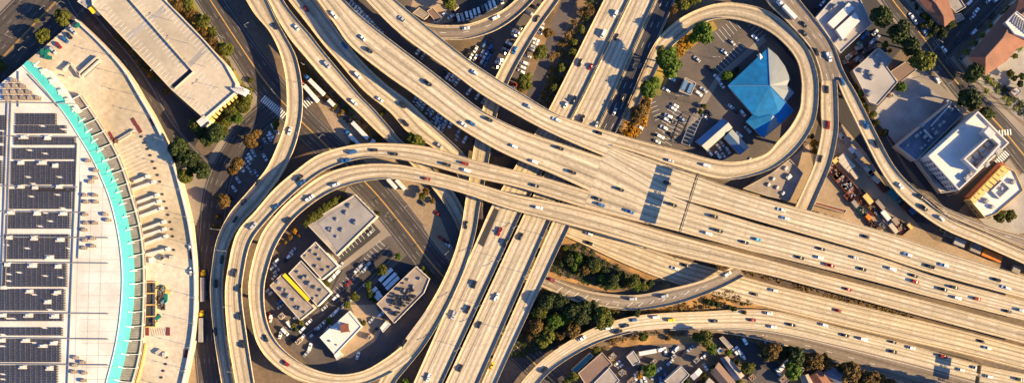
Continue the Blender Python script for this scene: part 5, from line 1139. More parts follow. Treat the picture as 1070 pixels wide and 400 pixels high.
# ---------------- vehicles ----------------
def car_mesh_parts(L_, Wd, Ht, kind):
    """profile along x: list of (x, half width, z)"""
    body = MB(); h0 = .28; hb = Ht*.56
    st = [(-L_/2, .78, h0+.25, hb*.86), (-L_/2+.12, .92, h0, hb*.97), (-L_*.28, 1.0, h0-.06, hb), (L_*.12, 1.0, h0-.06, hb), (L_*.36, .97, h0-.02, hb*.92), (L_/2-.1, .88, h0+.05, hb*.80), (L_/2, .74, h0+.2, hb*.66)]
    if kind in ('van', 'box'): st = [(-L_/2, .96, h0, hb*1.0), (-L_/2+.1, 1.0, h0, hb), (L_*.1, 1.0, h0, hb), (L_*.36, .98, h0, hb*.9), (L_/2-.08, .9, h0, hb*.75), (L_/2, .78, h0+.1, hb*.6)]
    def loft(mb, st, w):
        base = len(mb.v)
        for (x, k, z0_, z1_) in st:
            y = w/2*k; mb.v += [(x, -y*.97, z0_), (x, -y, (z0_+z1_)/2), (x, -y*.90, z1_), (x, y*.90, z1_), (x, y, (z0_+z1_)/2), (x, y*.97, z0_)]
        for i in range(len(st)-1):
            a = base+i*6; b = a+6
            for k in range(6):
                j = (k+1) % 6; mb.f.append((a+k, b+k, b+j, a+j)); mb.m.append(0)
        mb.f.append(tuple(base+k for k in range(6))); mb.m.append(0); e = base+(len(st)-1)*6; mb.f.append(tuple(e+5-k for k in range(6))); mb.m.append(0)
    loft(body, st, Wd)
    glass = MB()
    if kind == 'sedan': x0, x1, r0, r1 = -L_*.40, L_*.22, -L_*.25, L_*.04
    elif kind == 'suv': x0, x1, r0, r1 = -L_*.48, L_*.22, -L_*.42, L_*.08
    elif kind == 'pickup': x0, x1, r0, r1 = -L_*.06, L_*.26, -L_*.02, L_*.14
    else: x0, x1, r0, r1 = -L_*.49, L_*.36, -L_*.48, L_*.24
    wb, wt = Wd*.86, Wd*.70; zt = Ht
    gz = hb-.02
    b4 = [(x0, -wb/2, gz), (x1, -wb/2, gz), (x1, wb/2, gz), (x0, wb/2, gz)]; t4 = [(r0, -wt/2, zt-.06), (r1, -wt/2, zt-.06), (r1, wt/2, zt-.06), (r0, wt/2, zt-.06)]
    i = 0; glass.v = b4+t4; glass.f = [(0, 1, 5, 4), (1, 2, 6, 5), (2, 3, 7, 6), (3, 0, 4, 7)]; glass.m = [0]*4
    i = len(body.v); body.v += [(r0-.05, -wt/2-.03, zt-.06), (r1+.05, -wt/2-.03, zt-.06), (r1+.05, wt/2+.03, zt-.06), (r0-.05, wt/2+.03, zt-.06), (r0+.05, -wt/2+.06, zt), (r1-.08, -wt/2+.06, zt), (r1-.08, wt/2-.06, zt), (r0+.05, wt/2-.06, zt)]
    for f in ((0, 1, 5, 4), (1, 2, 6, 5), (2, 3, 7, 6), (3, 0, 4, 7), (4, 5, 6, 7), (3, 2, 1, 0)): body.f.append(tuple(i+k for k in f)); body.m.append(0)
    if kind == 'pickup':   # load bed: raised rails round an open dark floor
        for (x, y, dx, dy) in ((-L_*.27, Wd*.45, L_*.40, .1), (-L_*.27, -Wd*.45, L_*.40, .1), (-L_*.485, 0, .1, Wd*.9)): body.box((x, y, hb-.05), (dx, dy, .28))
    wh = []
    for x in (-L_*.31, L_*.31):
        for y in (-Wd/2+.1, Wd/2-.1):
            w = MB(); w.cyl((x, y-.11, .33), (x, y+.11, .33), .33, .33, 10); wh.append(w)
    return body, glass, wh
VT = {'sedan': (4.7, 1.85, 1.45), 'suv': (4.9, 1.98, 1.78), 'pickup': (5.6, 2.0, 1.85), 'van': (5.6, 2.05, 2.2)}
CARP = {}
def vehicle_proto(kind, colr):
    key = (kind, colr)
    if key in CARP: return CARP[key]
    sh = next((v for (k, c), v in CARP.items() if k == kind), None)
    root = bpy.data.objects.new('van' if kind == 'van' else 'car', None)
    if sh is None:
        b, g_l, wh = car_mesh_parts(*VT[kind], kind); ms = [b.mesh('body', [PM(colr)]), g_l.mesh('window_glass', [MT['glass_dark']])]+[w.mesh('wheel', [MT['rubber']]) for w in wh]
    else:
        ms = [sh[1][0].copy()]+sh[1][1:]; ms[0].materials[0] = PM(colr)
    CARP[key] = (root, ms); return CARP[key]
CARN = []
def car(p, ang, colr, kind, label, group):
    if colr == 't' : pass
    root, ms = vehicle_proto(kind, colr)
    t = thing('van' if kind == 'van' else ('pickup_truck' if kind == 'pickup' else 'car'), label, 'van' if kind == 'van' else ('pickup truck' if kind == 'pickup' else 'car'), tuple(p), ang, group)
    k = random.uniform(.93, 1.06)*1.02; t.scale = (k, k, k)
    for n_, m_ in zip(['body', 'window_glass']+['wheel']*4, ms):
        o = bpy.data.objects.new(n_, m_); link(o, t)
    CARN.append(t); return t
def kname(k): return {'sedan': 'car', 'suv': 'tall car', 'pickup': 'pickup truck', 'van': 'van'}[k]
def pick(): return random.choices(['sedan', 'suv', 'pickup'], [5, 4, 1])[0]
MOVING = """288,28,k 310,29,w 320,10,r 349,16,w 379,40,w 386,53,k 360,48,b 342,68,s 374,79,w 447,87,k 496,76,w 487,30,w 518,19,w
643,15,w 644,39,k 606,66,k 617,70,r 561,20,k 538,53,b 840,26,k 840,35,k 853,55,k 866,60,w 880,86,b 864,94,k
581,125,w 626,139,k 591,110,w 599,105,k 608,125,k 623,131,s 642,117,s 650,102,k 537,153,w 585,155,k 558,169,w 598,180,k 559,194,k 648,198,k 697,191,k 738,173,w 552,111,s
303,137,w 269,190,k 370,107,w 397,104,w 421,110,k 424,129,k 459,152,s 484,130,w 493,129,b 511,125,k 369,159,b 391,157,k 362,168,b 412,161,k 313,186,k 316,191,b 467,172,k 486,171,r 487,178,w 351,193,w 446,187,r
905,131,b 916,151,k 865,131,r 857,166,k 940,194,w
625,208,k 628,214,b 563,217,w 615,244,w 616,254,k 658,221,b 703,214,k 746,226,k 751,241,k 740,244,w 778,253,k 791,250,c 705,280,w 716,277,k 760,286,w 544,247,k 576,292,r
816,219,w 820,228,w 904,247,k 948,266,w 858,260,k 836,269,k 856,269,w 867,277,r 893,269,s 901,281,k 932,281,w 955,288,k 956,294,r 971,278,k 986,277,w 1041,292,k 1050,300,w 997,300,k 962,206,k 965,217,k 983,228,s
255,211,k 246,229,k 232,271,k 246,285,k 226,296,k 324,207,w 301,230,k 289,216,b 487,235,k 522,242,r 528,254,k 496,297,k 251,330,k 254,359,k 251,301,k 265,236,s
278,353,k 299,379,r 422,358,k 474,329,s 489,323,k 501,339,k 519,310,w 481,384,k 448,394,w 514,382,y
661,312,s 694,309,s 662,334,b 685,331,w 653,340,k 646,346,k 636,342,w 701,334,y 746,335,k 786,334,r 788,307,k 799,321,k 608,353,w 569,386,k
808,303,w 886,302,r 875,324,r 803,327,w 807,341,w 827,339,k 861,339,w 883,350,k 902,354,w 933,357,k 933,367,k 952,363,w 985,372,r 1004,386,w 1020,384,w 1033,393,w 1065,396,k 1025,356,k 1031,363,w 985,302,k 1000,311,w 1021,312,r 1053,325,k 1052,301,w 1067,324,s
225,346,k 630,36,w 420,20,s 700,168,s"""
for tok in MOVING.split():
    x, y, c_ = tok.split(','); x = float(x); y = float(y)
    hit = road_at(x, y)
    if not hit: print('NO ROAD', x, y); continue
    R_, i, p = hit; d = ((R_['A'][i+1]+R_['B'][i+1])-(R_['A'][i]+R_['B'][i])); ang = math.atan2(d.y, d.x)
    if R_['heading'] < 0: ang += math.pi
    k = pick()
    if (x, y) in ((630.0, 36.0), ): k = 'van'
    p.z += .02; car(p, ang, c_, k, f"{CNAME[c_]} {kname(k)} driving on {R_['desc']}", 'cars driving on the freeways')
def prow(pts, deg, where, cols='wwsskkbgrg', kind=None, z=0.03, group=None):
    for q in pts:
        c_ = q[2] if len(q) > 2 and q[2] else random.choice(cols); k = kind or pick(); p = W(q[0], q[1], z)
        a = math.radians(deg+random.uniform(-3, 3)+(180 if random.random() < .5 else 0))
        car(p, a, c_, k, f"{CNAME[c_]} {kname(k)} parked {where}", group or 'cars parked '+where)
def line(a, b, n, cols='wwsskkbg'): return [(*lerp2(a, b, k/(n-1)), random.choice(cols)) for k in range(n) if random.random() < .93]
prow([(x, y, c) for x, y, c in [(479, 19, 'w'), (483.3, 18.6, 's'), (488, 17.3, 'w'), (492.2, 16, 'w'), (496.3, 14.6, 'w'), (500.5, 13, 'w'), (504.8, 11, 'g'), (508.5, 8.8, 's'), (512.3, 6.2, 'w'), (516.2, 4, 'w'), (520, 2, 'g'), (524, 0, 'w')]], 106, 'in the van row by the curved northern ramp', kind='van')
prow([(463, 16, 'w'), (471, 18, 'w'), (455.5, 23, 'w')], 30, 'in the northern yard')
prow([(497, 52, 'w'), (492, 60, 'w'), (497, 60.5, 'w'), (500.5, 62, 'r'), (504, 64, 's'), (507.5, 67, 'b'), (504, 56, 's'), (507.5, 57.5, 'w'), (510.5, 60.5, 'b'), (506, 47, 'b'), (512, 44, 'k'), (511.5, 51, 'b'), (514, 54.5, 'k'), (489.5, 56, 'k')], 58, 'in the cluster beneath the northern ramps')
prow([(532, 46, 'w'), (530, 49, 'k'), (528.5, 52, 's'), (527, 56, 'k'), (523, 63, 's'), (521, 66.5, 'w'), (519, 70, 'k'), (539, 34, 'w'), (537.5, 38, 's'), (541.5, 29, 'g'), (553, 14, 's'), (557.5, 7.5, 'k')], -25, 'west of the narrow link ramp')
prow([(566, 20, 'k'), (565, 25, 's'), (564, 29, 'w'), (562.5, 34, 'w'), (559.5, 42, 'w'), (558.5, 45.5, 'w'), (556.5, 49, 's'), (555, 52.5, 's'), (551, 59, 's'), (548, 66, 'w'), (546, 70.5, 'w'), (544.5, 75, 'w'), (539, 84, 'k'), (536.5, 88, 'r'), (533.5, 91.5, 'w'), (572, 3, 'k'), (570, 8, 'w')], -22, 'east of the narrow link ramp')
prow([(468, 80, 'w'), (472, 81.5, 'w'), (474.5, 83.5, 's'), (477.5, 86, 'w'), (471, 95, 's'), (490, 96, 'w'), (499, 101, 'w'), (506, 105, 's'), (457, 87, 's'), (409, 48, 'w'), (422, 60.5, 'w'), (437, 54, 'w'), (442, 59, 's'), (464, 76, 'k')], 55, 'in the dark gap between the two viaducts')
prow(line((366, 4), (398, 37), 13, 'swsw'), 60, 'in the strip beside the high western viaduct')
prow([(434, 104, 's'), (437, 107, 'w'), (439, 109.5, 'w'), (442, 112, 'w'), (447, 116, 's'), (451, 119, 'w'), (453, 125, 's'), (457, 126, 's'), (461, 129, 'b'), (464.5, 131, 's'), (471, 130, 'w'), (479, 139, 's'), (486, 146, 'w'), (496, 147, 'k'), (457, 122, 'w'), (461, 125, 's'), (465, 127.5, 'w'), (455, 130, 's'), (459, 133, 'w'), (463, 134.5, 's'), (478, 144, 's'), (450, 114, 's')], 62, 'under the south side of the high western viaduct')
prow([(289, 273, 'w'), (303, 267, 'w'), (289, 283, 's'), (286, 279, 'w'), (281.5, 302, 's'), (284.5, 305, 's'), (293, 315, 'b'), (292, 309, 'k'), (288, 297, 'k'), (293, 320, 's')], 40, 'in the yard west of the workshops', kind=None)
prow([(385, 276, 's'), (381, 281.5, 's'), (352, 285, 'w'), (346.5, 291, 'w'), (382.5, 296, 'w'), (351, 310.5, 'w'), (364, 296, 'r'), (360, 302, 'k'), (387, 243, 's'), (391, 272, 'k'), (397, 267, 'k')], 42, 'near the ribbed warehouse')
prow([(347, 329, 'w'), (350, 326.5, 'w'), (352.5, 324, 's'), (355.5, 321.5, 'k'), (358.5, 319.5, 's'), (333, 342, 'w'), (335.5, 340, 's'), (338, 337.5, 'w'), (330, 346, 'k'), (327, 349, 's'), (316, 344, 'w'), (323, 336, 'w'), (339, 321.5, 's'), (365, 315, 's')], 42, 'along the street inside the loop')
prow([(324, 362, 'w'), (293, 349.5, 'w'), (283, 332, 'w'), (281.5, 331, 'r'), (374, 371, 'w')], 75, 'at the southern end of the loop yard')
prow([(303, 339, 'w'), (298, 346, 'w')], 130, 'by the yellow striped workshop', kind='van')
prow([(457, 223, 'r'), (461, 249, 'r'), (469, 256, 'w'), (441, 212, 'k'), (466, 252, 'k')], -40, 'in the yard east of the boulevard')
prow([(289, 137, 'w'), (283.5, 141, 'w'), (281.5, 144, 'w'), (277, 147.5, 's'), (272, 153, 'k'), (265, 160, 's'), (261.5, 164, 'w'), (259.5, 168, 'w'), (253, 176, 'w'), (249, 188, 's'), (245, 197, 's'), (277, 164.5, 'w'), (262, 179, 's'), (268, 181, 's'), (286, 133, 'w'), (241, 206, 'k'), (257, 172, 's')], 120, 'in the slanted row beside the western connector ramp')
prow([(703, 113.5, 'w'), (705.5, 110.5, 'w'), (698, 121.5, 'w'), (697, 125.5, 'w'), (693.5, 133.5, 'w'), (696, 94, 'w'), (702, 83, 'w'), (668, 133, 'w'), (702, 127, 'k'), (690, 143, 'w'), (686.5, 148, 'w')], 155, 'in the western half of the loop car park')
prow([(749, 81.5, 'w'), (754, 89, 'w'), (736.5, 122, 'w'), (741, 118.5, 'k'), (776, 118.5, 'w'), (781, 135.5, 's'), (738, 120.5, 'k')], 130, 'close to the blue pyramid roof')
prow([(751, 154, 'w'), (754, 150, 's'), (760, 157, 's'), (750, 162, 'w'), (756, 163, 's'), (741.5, 160, 'w'), (745, 163.5, 'k')], 125, 'behind the pale blue gabled building')
prow([(952, 17, 'w'), (955, 22, 's'), (966, 34, 'w'), (962, 29, 'k'), (986, 52, 'w'), (979, 84, 'w'), (992, 108, 'w')], -52, 'along the eastern street')
prow([(1017, 34, 'w'), (1019.5, 12, 'w'), (1001, 43, 'k'), (1036, 17, 'k'), (1033, 1, 'w'), (1041, 0, 'w'), (1012, 3.5, 'w'), (1010, 40, 'k'), (1024, 27, 'k'), (1016, 18, 's')], 44, 'along the north eastern cross street')
prow([(859, 4, 'w'), (852, 9, 'k'), (914, 34.5, 'w'), (911, 44, 'w'), (903, 37.5, 'b'), (916, 40, 's')], 45, 'beside the grey blue commercial block')
prow([(695, 366, 'w'), (664, 393, 'w'), (674, 397, 'w'), (670, 398.5, 's'), (681, 392.5, 's'), (695, 392, 'b'), (690, 397, 'b')], 100, 'in the southern yard')
prow([(645, 379, 'w'), (648, 382, 's'), (688, 386, 'w'), (706, 365, 'w'), (714, 369, 'k'), (721, 364, 's'), (735, 372, 'w'), (729, 400, 'k'), (670, 384, 'k'), (700, 378, 's')], 40, 'between the southern sheds')
prow([(372, 283, 'w'), (376, 279, 's'), (368, 287, 'k'), (340, 303, 'w'), (356, 277, 's'), (306, 262, 's'), (299, 271, 'k'), (287, 289, 'w'), (343, 343, 's'), (398, 328, 'w'), (388, 334, 's'), (392, 345, 'k'), (310, 330, 'w'), (316, 352, 'w'), (320, 369, 's'), (305, 357, 'k')], 48, 'in the crowded yards inside the big loop')
prow([(786, 168, 'w'), (730, 98, 'w'), (735, 94, 's'), (742, 72, 'k'), (757, 55, 'w'), (765, 45, 's'), (789, 40, 'w'), (728, 62, 's'), (764, 112, 'w'), (768, 116, 'k'), (772, 141, 'w'), (713, 125, 's'), (701, 141, 'k')], 140, 'scattered across the loop car park')
prow([(768, 367, 'w'), (771, 365, 'w'), (776, 371.5, 'w'), (773, 369, 's'), (737, 383, 'w'), (778, 356, 'w'), (801, 359, 's'), (813, 388, 'w')], -55, 'around the cul de sac')
for x, y in ((199, 257), (200, 283)):
    car(W(x, y, CZ+.02), math.radians(88), 'w', 'sedan', f"white car on the truck court beside the curved wall", 'cars on the truck court')
for x, y, c_ in ((56, 53, 's'), (62, 48, 'r'), (69, 42, 'b'), (73, 38, 'k'), (77, 33, 's')):
    car(W(x, y, CZ+.02), math.radians(-50), c_, 'suv', f"{CNAME[c_]} tall car parked in the top row of the truck court", 'cars on the truck court')

# lorries
def box_ribs(mb, L_, w, h, z, m=0, x0=0.0):
    mb.box((x0, 0, z), (L_, w, h), m=m)
    n = int(L_/1.2)
    for k in range(n): mb.box((x0-L_/2+(k+.5)*L_/n, 0, z+.05), (.08, w+.08, h-.02), m=m)
    mb.box((x0, 0, z+h), (L_-.2, w-.2, .05), m=m)
def lorry(p, ang, cab, trl, label, L_=14.5, group='articulated lorries'):
    t = thing('lorry', label, 'lorry', tuple(p), ang, group)
    c_ = MB(); x = L_/2+2.2
    c_.box((x, 0, .6), (2.4, 2.4, 2.4), taper=.94); c_.box((x+1.7, 0, .6), (1.6, 2.1, 1.3), taper=.85); c_.box((x, 0, 3.0), (1.8, 1.9, .5), taper=.7); c_.build('cab', PM(cab), t, local=True)
    g_l = MB(); g_l.box((x+1.2, 0, 1.95), (.14, 2.1, .8)); g_l.build('windscreen', MT['glass_dark'], t, local=True)
    b = MB(); box_ribs(b, L_, 2.55, 2.7, 1.25); b.build('trailer', MT[trl], t, local=True)
    ch = MB(); ch.box((1.2, 0, .85), (L_+1.0, 1.0, .35)); ch.build('chassis', MT['dark_metal'], t, local=True)
    for xx in (-L_/2+1.2, -L_/2+2.5, L_/2-.2, L_/2+3.0):
        for y in (-1.1, 1.1):
            w = MB(); w.cyl((xx, y-.2, .5), (xx, y+.2, .5), .5, .5, 10); w.build('wheel', MT['rubber'], t, local=True)
    return t
lorry(W(213.3, 302, .4), math.radians(90), 'y', 'grey_metal', 'upper lorry with a yellow cab and grey trailer on the western avenue', 15)
lorry(W(211.6, 344, .4), math.radians(89), 'y', 'grey_metal', 'lower lorry with a yellow cab and grey trailer on the western avenue', 15)
lorry(W(326, 98.5, .3), math.radians(131), 'r', 'white_metal', 'white trailer lorry parked closest to the western connector ramp', 13)
lorry(W(332, 92, .3), math.radians(135), 'b', 'white_metal', 'white trailer lorry parked behind the other by the boulevard', 13)
lorry(W(377, 137, .3), math.radians(134), 'k', 'white_metal', 'long white trailer lorry north of the curved viaducts', 14)
lorry(W(371, 147, .3), math.radians(134), 'b', 'white_metal', 'shaded trailer lorry touching the outer curved viaduct', 9)
h_ = road_at(822, 11)
if h_: lorry(W(823.5, 14, h_[2].z+.02), math.radians(-46+180), 'w', 'white_metal', 'white lorry driving on the north eastern ramp', 11)
lorry(W(676, 367, .3), math.radians(10), 'w', 'white_metal', 'long white trailer lorry parked in the southern yard', 11)
for (x, y, a, l, lab) in ((347, 108, -45, 5, 'short white box trailer east of the parked lorries'), (390, 149, 60, 3.5, 'small white trailer under the outer curved viaduct'), (410, 192, 133, 8, 'white trailer poking out under the southern viaduct, western one'), (419, 193, 133, 8, 'white trailer poking out under the southern viaduct, eastern one'), (818, 381, 48, 8, 'narrow white trailer parked by the southern tree belt'), (691, 10, 60, 0, '')):
    if not l: continue
    t = thing('trailer', lab, 'trailer', tuple(W(x, y, .2)), math.radians(a), 'parked trailers')
    b = MB(); box_ribs(b, l, 2.4, 2.3, .9); b.build('box_body', MT['white_metal'], t, local=True); c_ = MB(); c_.box((0, 0, .5), (l+1.2, .9, .3)); c_.build('chassis', MT['dark_metal'], t, local=True)
    for y_ in (-1, 1):
        w = MB(); w.cyl((-l*.3, y_-.15, .4), (-l*.3, y_+.15, .4), .4, .4, 10); w.build('wheel', MT['rubber'], t, local=True)
# buses
for (x, y, l, nm) in ((403.5, 287, 11, 'first'), (407.5, 291.5, 11, 'second'), (410.5, 295.5, 11, 'third'), (391, 303, 5, 'fourth'), (394, 307, 5, 'fifth'), (396.5, 310, 4.5, 'sixth')):
    t = thing('bus' if l > 8 else 'minibus', f"white {'bus' if l>8 else 'minibus'}, {nm} from the top in the dark bus yard", 'bus' if l > 8 else 'minibus', tuple(W(x, y, .25)), math.radians(44), 'buses in the dark yard')
    b = MB(); b.box((0, 0, .4), (l, 2.4, 2.3), taper=.96); b.box((l*.2, 0, 2.7), (1.4, 1.2, .25)); b.box((-l*.25, 0, 2.7), (1.4, 1.2, .25)); b.build('body', PM('w'), t, local=True)
    g_l = MB(); g_l.box((0, 0, 1.6), (l*.94, 2.46, .7)); g_l.build('window_band', MT['glass_dark'], t, local=True)
    for xx in (-l*.3, l*.3):
        for y_ in (-1.1, 1.1):
            w = MB(); w.cyl((xx, y_-.14, .45), (xx, y_+.14, .45), .45, .45, 10); w.build('wheel', MT['rubber'], t, local=True)

# ---------------- storage yard containers and machinery ----------------
def container(x, y, L_, w, h, deg, m, label, group, z=.15, open_=False):
    t = thing('skip' if open_ else 'container', label, 'skip' if open_ else 'container', tuple(W(x, y, z)), math.radians(deg), group)
    b = MB()
    if open_:
        for (cx, cy, dx, dy) in ((0, w/2, L_, .12), (0, -w/2, L_, .12), (L_/2, 0, .12, w), (-L_/2, 0, .12, w)): b.box((cx, cy, .1), (dx, dy, h))
        b.box((0, 0, .1), (L_, w, .3)); b.build('tub', MT[m] if m in MT else PM(m), t, local=True)
        r = MB()
        for k in range(int(L_*1.5)): r.box((random.uniform(-L_*.4, L_*.4), random.uniform(-w*.35, w*.35), .3), (random.uniform(.5, 1.4), random.uniform(.4, 1), random.uniform(.3, h)), random.uniform(0, 3))
        r.build('load', MT[random.choice(['earth', 'roof_tan', 'grey_metal', 'rust'])], t, local=True)['kind'] = 'stuff'
    else:
        box_ribs(b, L_, w, h, .1); b.build('shell', MT[m] if m in MT else PM(m), t, local=True)
        d = MB(); d.box((L_/2+.05, w*.24, .25), (.1, w*.42, h-.3)); d.build('door', MT['grey_metal'], t, local=True); d = MB(); d.box((L_/2+.05, -w*.24, .25), (.1, w*.42, h-.3)); d.build('door', MT['grey_metal'], t, local=True)
    return t
D_ = -50
cont = [(878, 165, 6, 'wall_cream'), (881, 168.5, 6, 'wall_cream'), (884, 172, 6, 'wall_cream'), (887.5, 175.5, 6, 'wall_cream'), (889, 157, 4, 'white_metal'), (896, 161, 6, 'wall_cream'), (895.5, 168, 4, 'roof_tan'), (877.5, 142.5, 4, 'wall_cream'), (882, 146, 5, 'roof_tan'), (906, 178, 6, 'wall_cream'), (910, 176.5, 5, 'roof_grey'), (913.5, 186.5, 7, 'wall_cream'), (909, 181.5, 4, 'roof_tan'), (891, 182, 7, 'wall_tan'), (872, 168, 4, 'wall_yellow'), (900, 172, 4, 'roof_tan')]
for x, y, l, m in cont: container(x, y, l, 2.8, 2.2, 42 if y > 160 and x < 890 else D_, m, f"{'pale' if m in ('white_metal','wall_cream','roof_grey') else 'tan'} box container stacked in the upper storage yard", 'containers in the storage yard')
lowr = [(880, 189, 13, 7, 'rust', 1), (888.5, 198, 11, 7, 'rust', 1), (870, 178, 12, 6, 'rust', 1), (901, 203, 6, 3.5, 'dark_metal', 1), (905.5, 208, 7, 3.4, 'wall_yellow', 0), (899, 211, 6, 4, 'rust', 1), (911, 217, 7, 5, 'rust', 1), (918, 214, 7, 2.6, 'roof_tan', 0), (915, 222, 5, 3, 'dark_metal', 1), (924, 225, 7, 3, 'white_metal', 0), (927, 231.5, 6, 4, 'grey_metal', 1), (932, 238.5, 7, 2.8, 'wall_cream', 0), (941, 238, 8, 5.5, 'rust', 1), (949, 236.5, 4, 2, 'wall_yellow', 0), (885, 206, 5, 2.8, 'wall_brick', 1), (892, 213, 5, 2.6, 'roof_grey', 0), (900, 220.5, 6, 3.4, 'green_metal', 1), (906, 227, 3.5, 2.6, 'paint_orange_body', 0), (910.5, 234, 6, 3, 'dark_metal', 1), (917.5, 241.5, 4, 2.6, 'wall_yellow', 1), (921, 236, 4, 2.4, 'grey_metal', 1), (934, 231, 5, 3, 'roof_tan', 0), (920, 194, 9, 3.5, 'rust', 1), (932, 203, 7, 3.2, 'teal_metal', 0), (937, 208.5, 6, 3, 'teal_metal', 1), (946, 217, 6, 3, 'rust', 1), (952, 220.5, 4, 2.6, 'paint_blue_body', 0), (991, 245, 6, 3, 'wall_tan', 1), (1001, 253, 7, 4.5, 'grey_metal', 0), (1018, 259.5, 7, 5, 'roof_grey', 0), (1030, 265, 7, 4.5, 'paint_orange_body', 0), (1040, 269, 6, 4.5, 'paint_orange_body', 0), (1060, 281, 5, 4.5, 'roof_grey', 0), (985, 240, 4, 2.5, 'wall_yellow', 1)]
for x, y, l, w, m, o_ in lowr:
    cn = {'rust': 'rusty brown', 'dark_metal': 'dark', 'wall_yellow': 'yellow', 'roof_tan': 'tan', 'white_metal': 'white', 'grey_metal': 'grey', 'wall_cream': 'cream', 'wall_brick': 'dark red', 'roof_grey': 'pale grey', 'green_metal': 'green', 'paint_orange_body': 'orange', 'teal_metal': 'teal', 'paint_blue_body': 'blue', 'wall_tan': 'light brown'}[m]
    container(x, y, l, w, 2.6 if not o_ else 1.6, D_ if x < 980 else -22, m, f"{cn} {'open scrap skip' if o_ else 'closed container'} in the yard {'under the long eastern ramp' if x > 980 else 'near the southbound ramp'}", 'skips and containers in the storage yard', open_=bool(o_))
for k in range(4):
    container(857+k*7.5, 224+k*2.2, 3.4, 2.4, 1.8, -15, 'roof_grey', 'pale grey generator box beside the orange roofed office', 'generator boxes')
# scrap beside the commercial block and court clutter
for (x, y, m, cn) in ((886, 60, 'white_metal', 'white'), (892, 56, 'roof_tan', 'tan'), (897, 50, 'grey_metal', 'grey'), (889, 66, 'rust', 'rusty brown'), (895, 62, 'grey_metal', 'grey'), (901, 57, 'dark_metal', 'dark'), (906, 52, 'roof_slate', 'slate blue'), (883, 65, 'roof_tan', 'tan'), (900, 63, 'dark_metal', 'dark'), (911, 49, 'grey_metal', 'grey'), (893, 70, 'rust', 'rusty brown'), (898, 47, 'teal_metal', 'teal')):
    container(x, y, random.uniform(3, 5), 2.4, 1.3, random.choice([42, -48, 20]), m, f"{cn} scrap skip below the grey blue commercial block", 'skips behind the commercial block', open_=True)
for (x, y, m, cn, o_) in ((166, 300, 'green_metal', 'green', 1), (172, 301, 'wall_yellow', 'yellow', 1), (170, 307, 'grey_metal', 'grey', 1), (176, 305, 'wall_yellow', 'yellow', 0), (167, 311, 'dark_metal', 'dark', 1), (174, 310, 'green_metal', 'green', 0), (172, 315, 'turquoise', 'turquoise', 1), (166, 317, 'rust', 'rusty brown', 1), (171, 320, 'dark_metal', 'dark', 1), (166, 331, 'green_metal', 'green', 0), (163, 335, 'grey_metal', 'grey', 1), (45, 55, 'green_metal', 'dark green', 0), (49, 59, 'green_metal', 'dark green', 0), (53, 61, 'green_metal', 'dark green', 0), (50, 54, 'green_metal', 'dark green', 0), (82, 27, 'green_metal', 'dark green', 0), (166, 367, 'wall_cream', 'cream', 0), (172, 370, 'wall_cream', 'cream', 0), (158, 272, 'white_metal', 'white', 0), (170, 269, 'roof_tan', 'tan', 1), (180, 268.5, 'wall_cream', 'cream', 0), (121, 147, 'rust', 'rusty brown', 1)):
    container(x, y, random.uniform(2.6, 4.2), 2.0, 1.5, random.choice([0, 35, -12, 90]), m, f"{cn} {'open skip' if o_ else 'closed bin'} at the truck court {'corner' if x < 100 else 'dock'}", 'bins and skips on the truck court', z=CZ+.02, open_=bool(o_))

# ---------------- gantries, lamps ----------------
def gantry(p0, p1, zd, panels, label, zh=6.4, ph=4.4):
    a, b = W(*p0, zd), W(*p1, zd); c = (a+b)/2; t = thing('sign_gantry', label, 'sign gantry', tuple(c), 0)
    for e in (a, b):
        m = MB(); m.cyl(e, e+Vector((0, 0, zh+2.6)), .28, .22, 10); m.build('post', MT['grey_metal'], t)
    m = MB(); up = Vector((0, 0, zh+2.4)); off = Vector(((b-a).y, -(b-a).x, 0)).normalized()*.5
    for s_ in (off, -off):
        for q in (Vector(), Vector((0, 0, -1.1))): m.bar(a+up+s_+q, b+up+s_+q, .18, .18)
    n = 14
    for k in range(n):
        p = (a+up).lerp(b+up, k/n); q = (a+up).lerp(b+up, (k+1)/n); m.bar(p+off, q-off, .1, .1); m.bar(p+off, q+off-Vector((0, 0, 1.1)), .1, .1)
    m.build('truss', MT['dark_metal'], t)
    for (u0, u1) in panels:
        s_ = MB(); p = a.lerp(b, u0); q = a.lerp(b, u1); s_.bar((p.x+off.x*1.2, p.y+off.y*1.2, zd+zh+ph/2-.4), (q.x+off.x*1.2, q.y+off.y*1.2, zd+zh+ph/2-.4), .14, ph); s_.build('sign_panel', MT['dark_metal'], t)
    return t
gantry((727, 182), (708, 242), 14, [(.01, .14), (.16, .42), (.47, .67), (.69, .97)], 'wide overhead sign gantry across the main and middle decks')
gantry((1018, 377), (1014, 405), .6, [(.1, .4), (.5, .9)], 'overhead sign gantry on the lower southern carriageway')
gantry((536, 198), (533, 221), 14.5, [], 'short bare gantry over the southern viaduct') if False else None
def lamp(x, y, z, deg, label, h=10.5, arm=2.6, double=False):
    t = thing('street_lamp', label, 'street lamp', tuple(W(x, y, z)), math.radians(deg), 'street lamps')
    m = MB(); m.cyl((0, 0, 0), (0, 0, h), .13, .07, 8); m.build('pole', MT['grey_metal'], t, local=True)
    for s_ in ((1, -1) if double else (1,)):
        m = MB(); m.bar((0, 0, h-.1), (arm*s_, 0, h+.3), .14, .14); m.build('arm', MT['grey_metal'], t, local=True)
        m = MB(); m.box((arm*s_+.3*s_, 0, h+.2), (.9, .4, .18)); m.build('lamp_head', MT['grey_metal'], t, local=True)
for k, i in enumerate(range(6, len(outC)-1, 3)):
    x, y = offs(outC, 1.0)[i]; lamp(x, y, CZ+1.5, -20, 'white lamp post on the curved wall of the truck court', 8, 2.2, double=True)
for (x, y) in ((648, 18), (622, 72), (597, 125)): lamp(x, y, zN(y), 27, 'tall lamp post in the freeway median north of the decks', 11, 2.8, True)
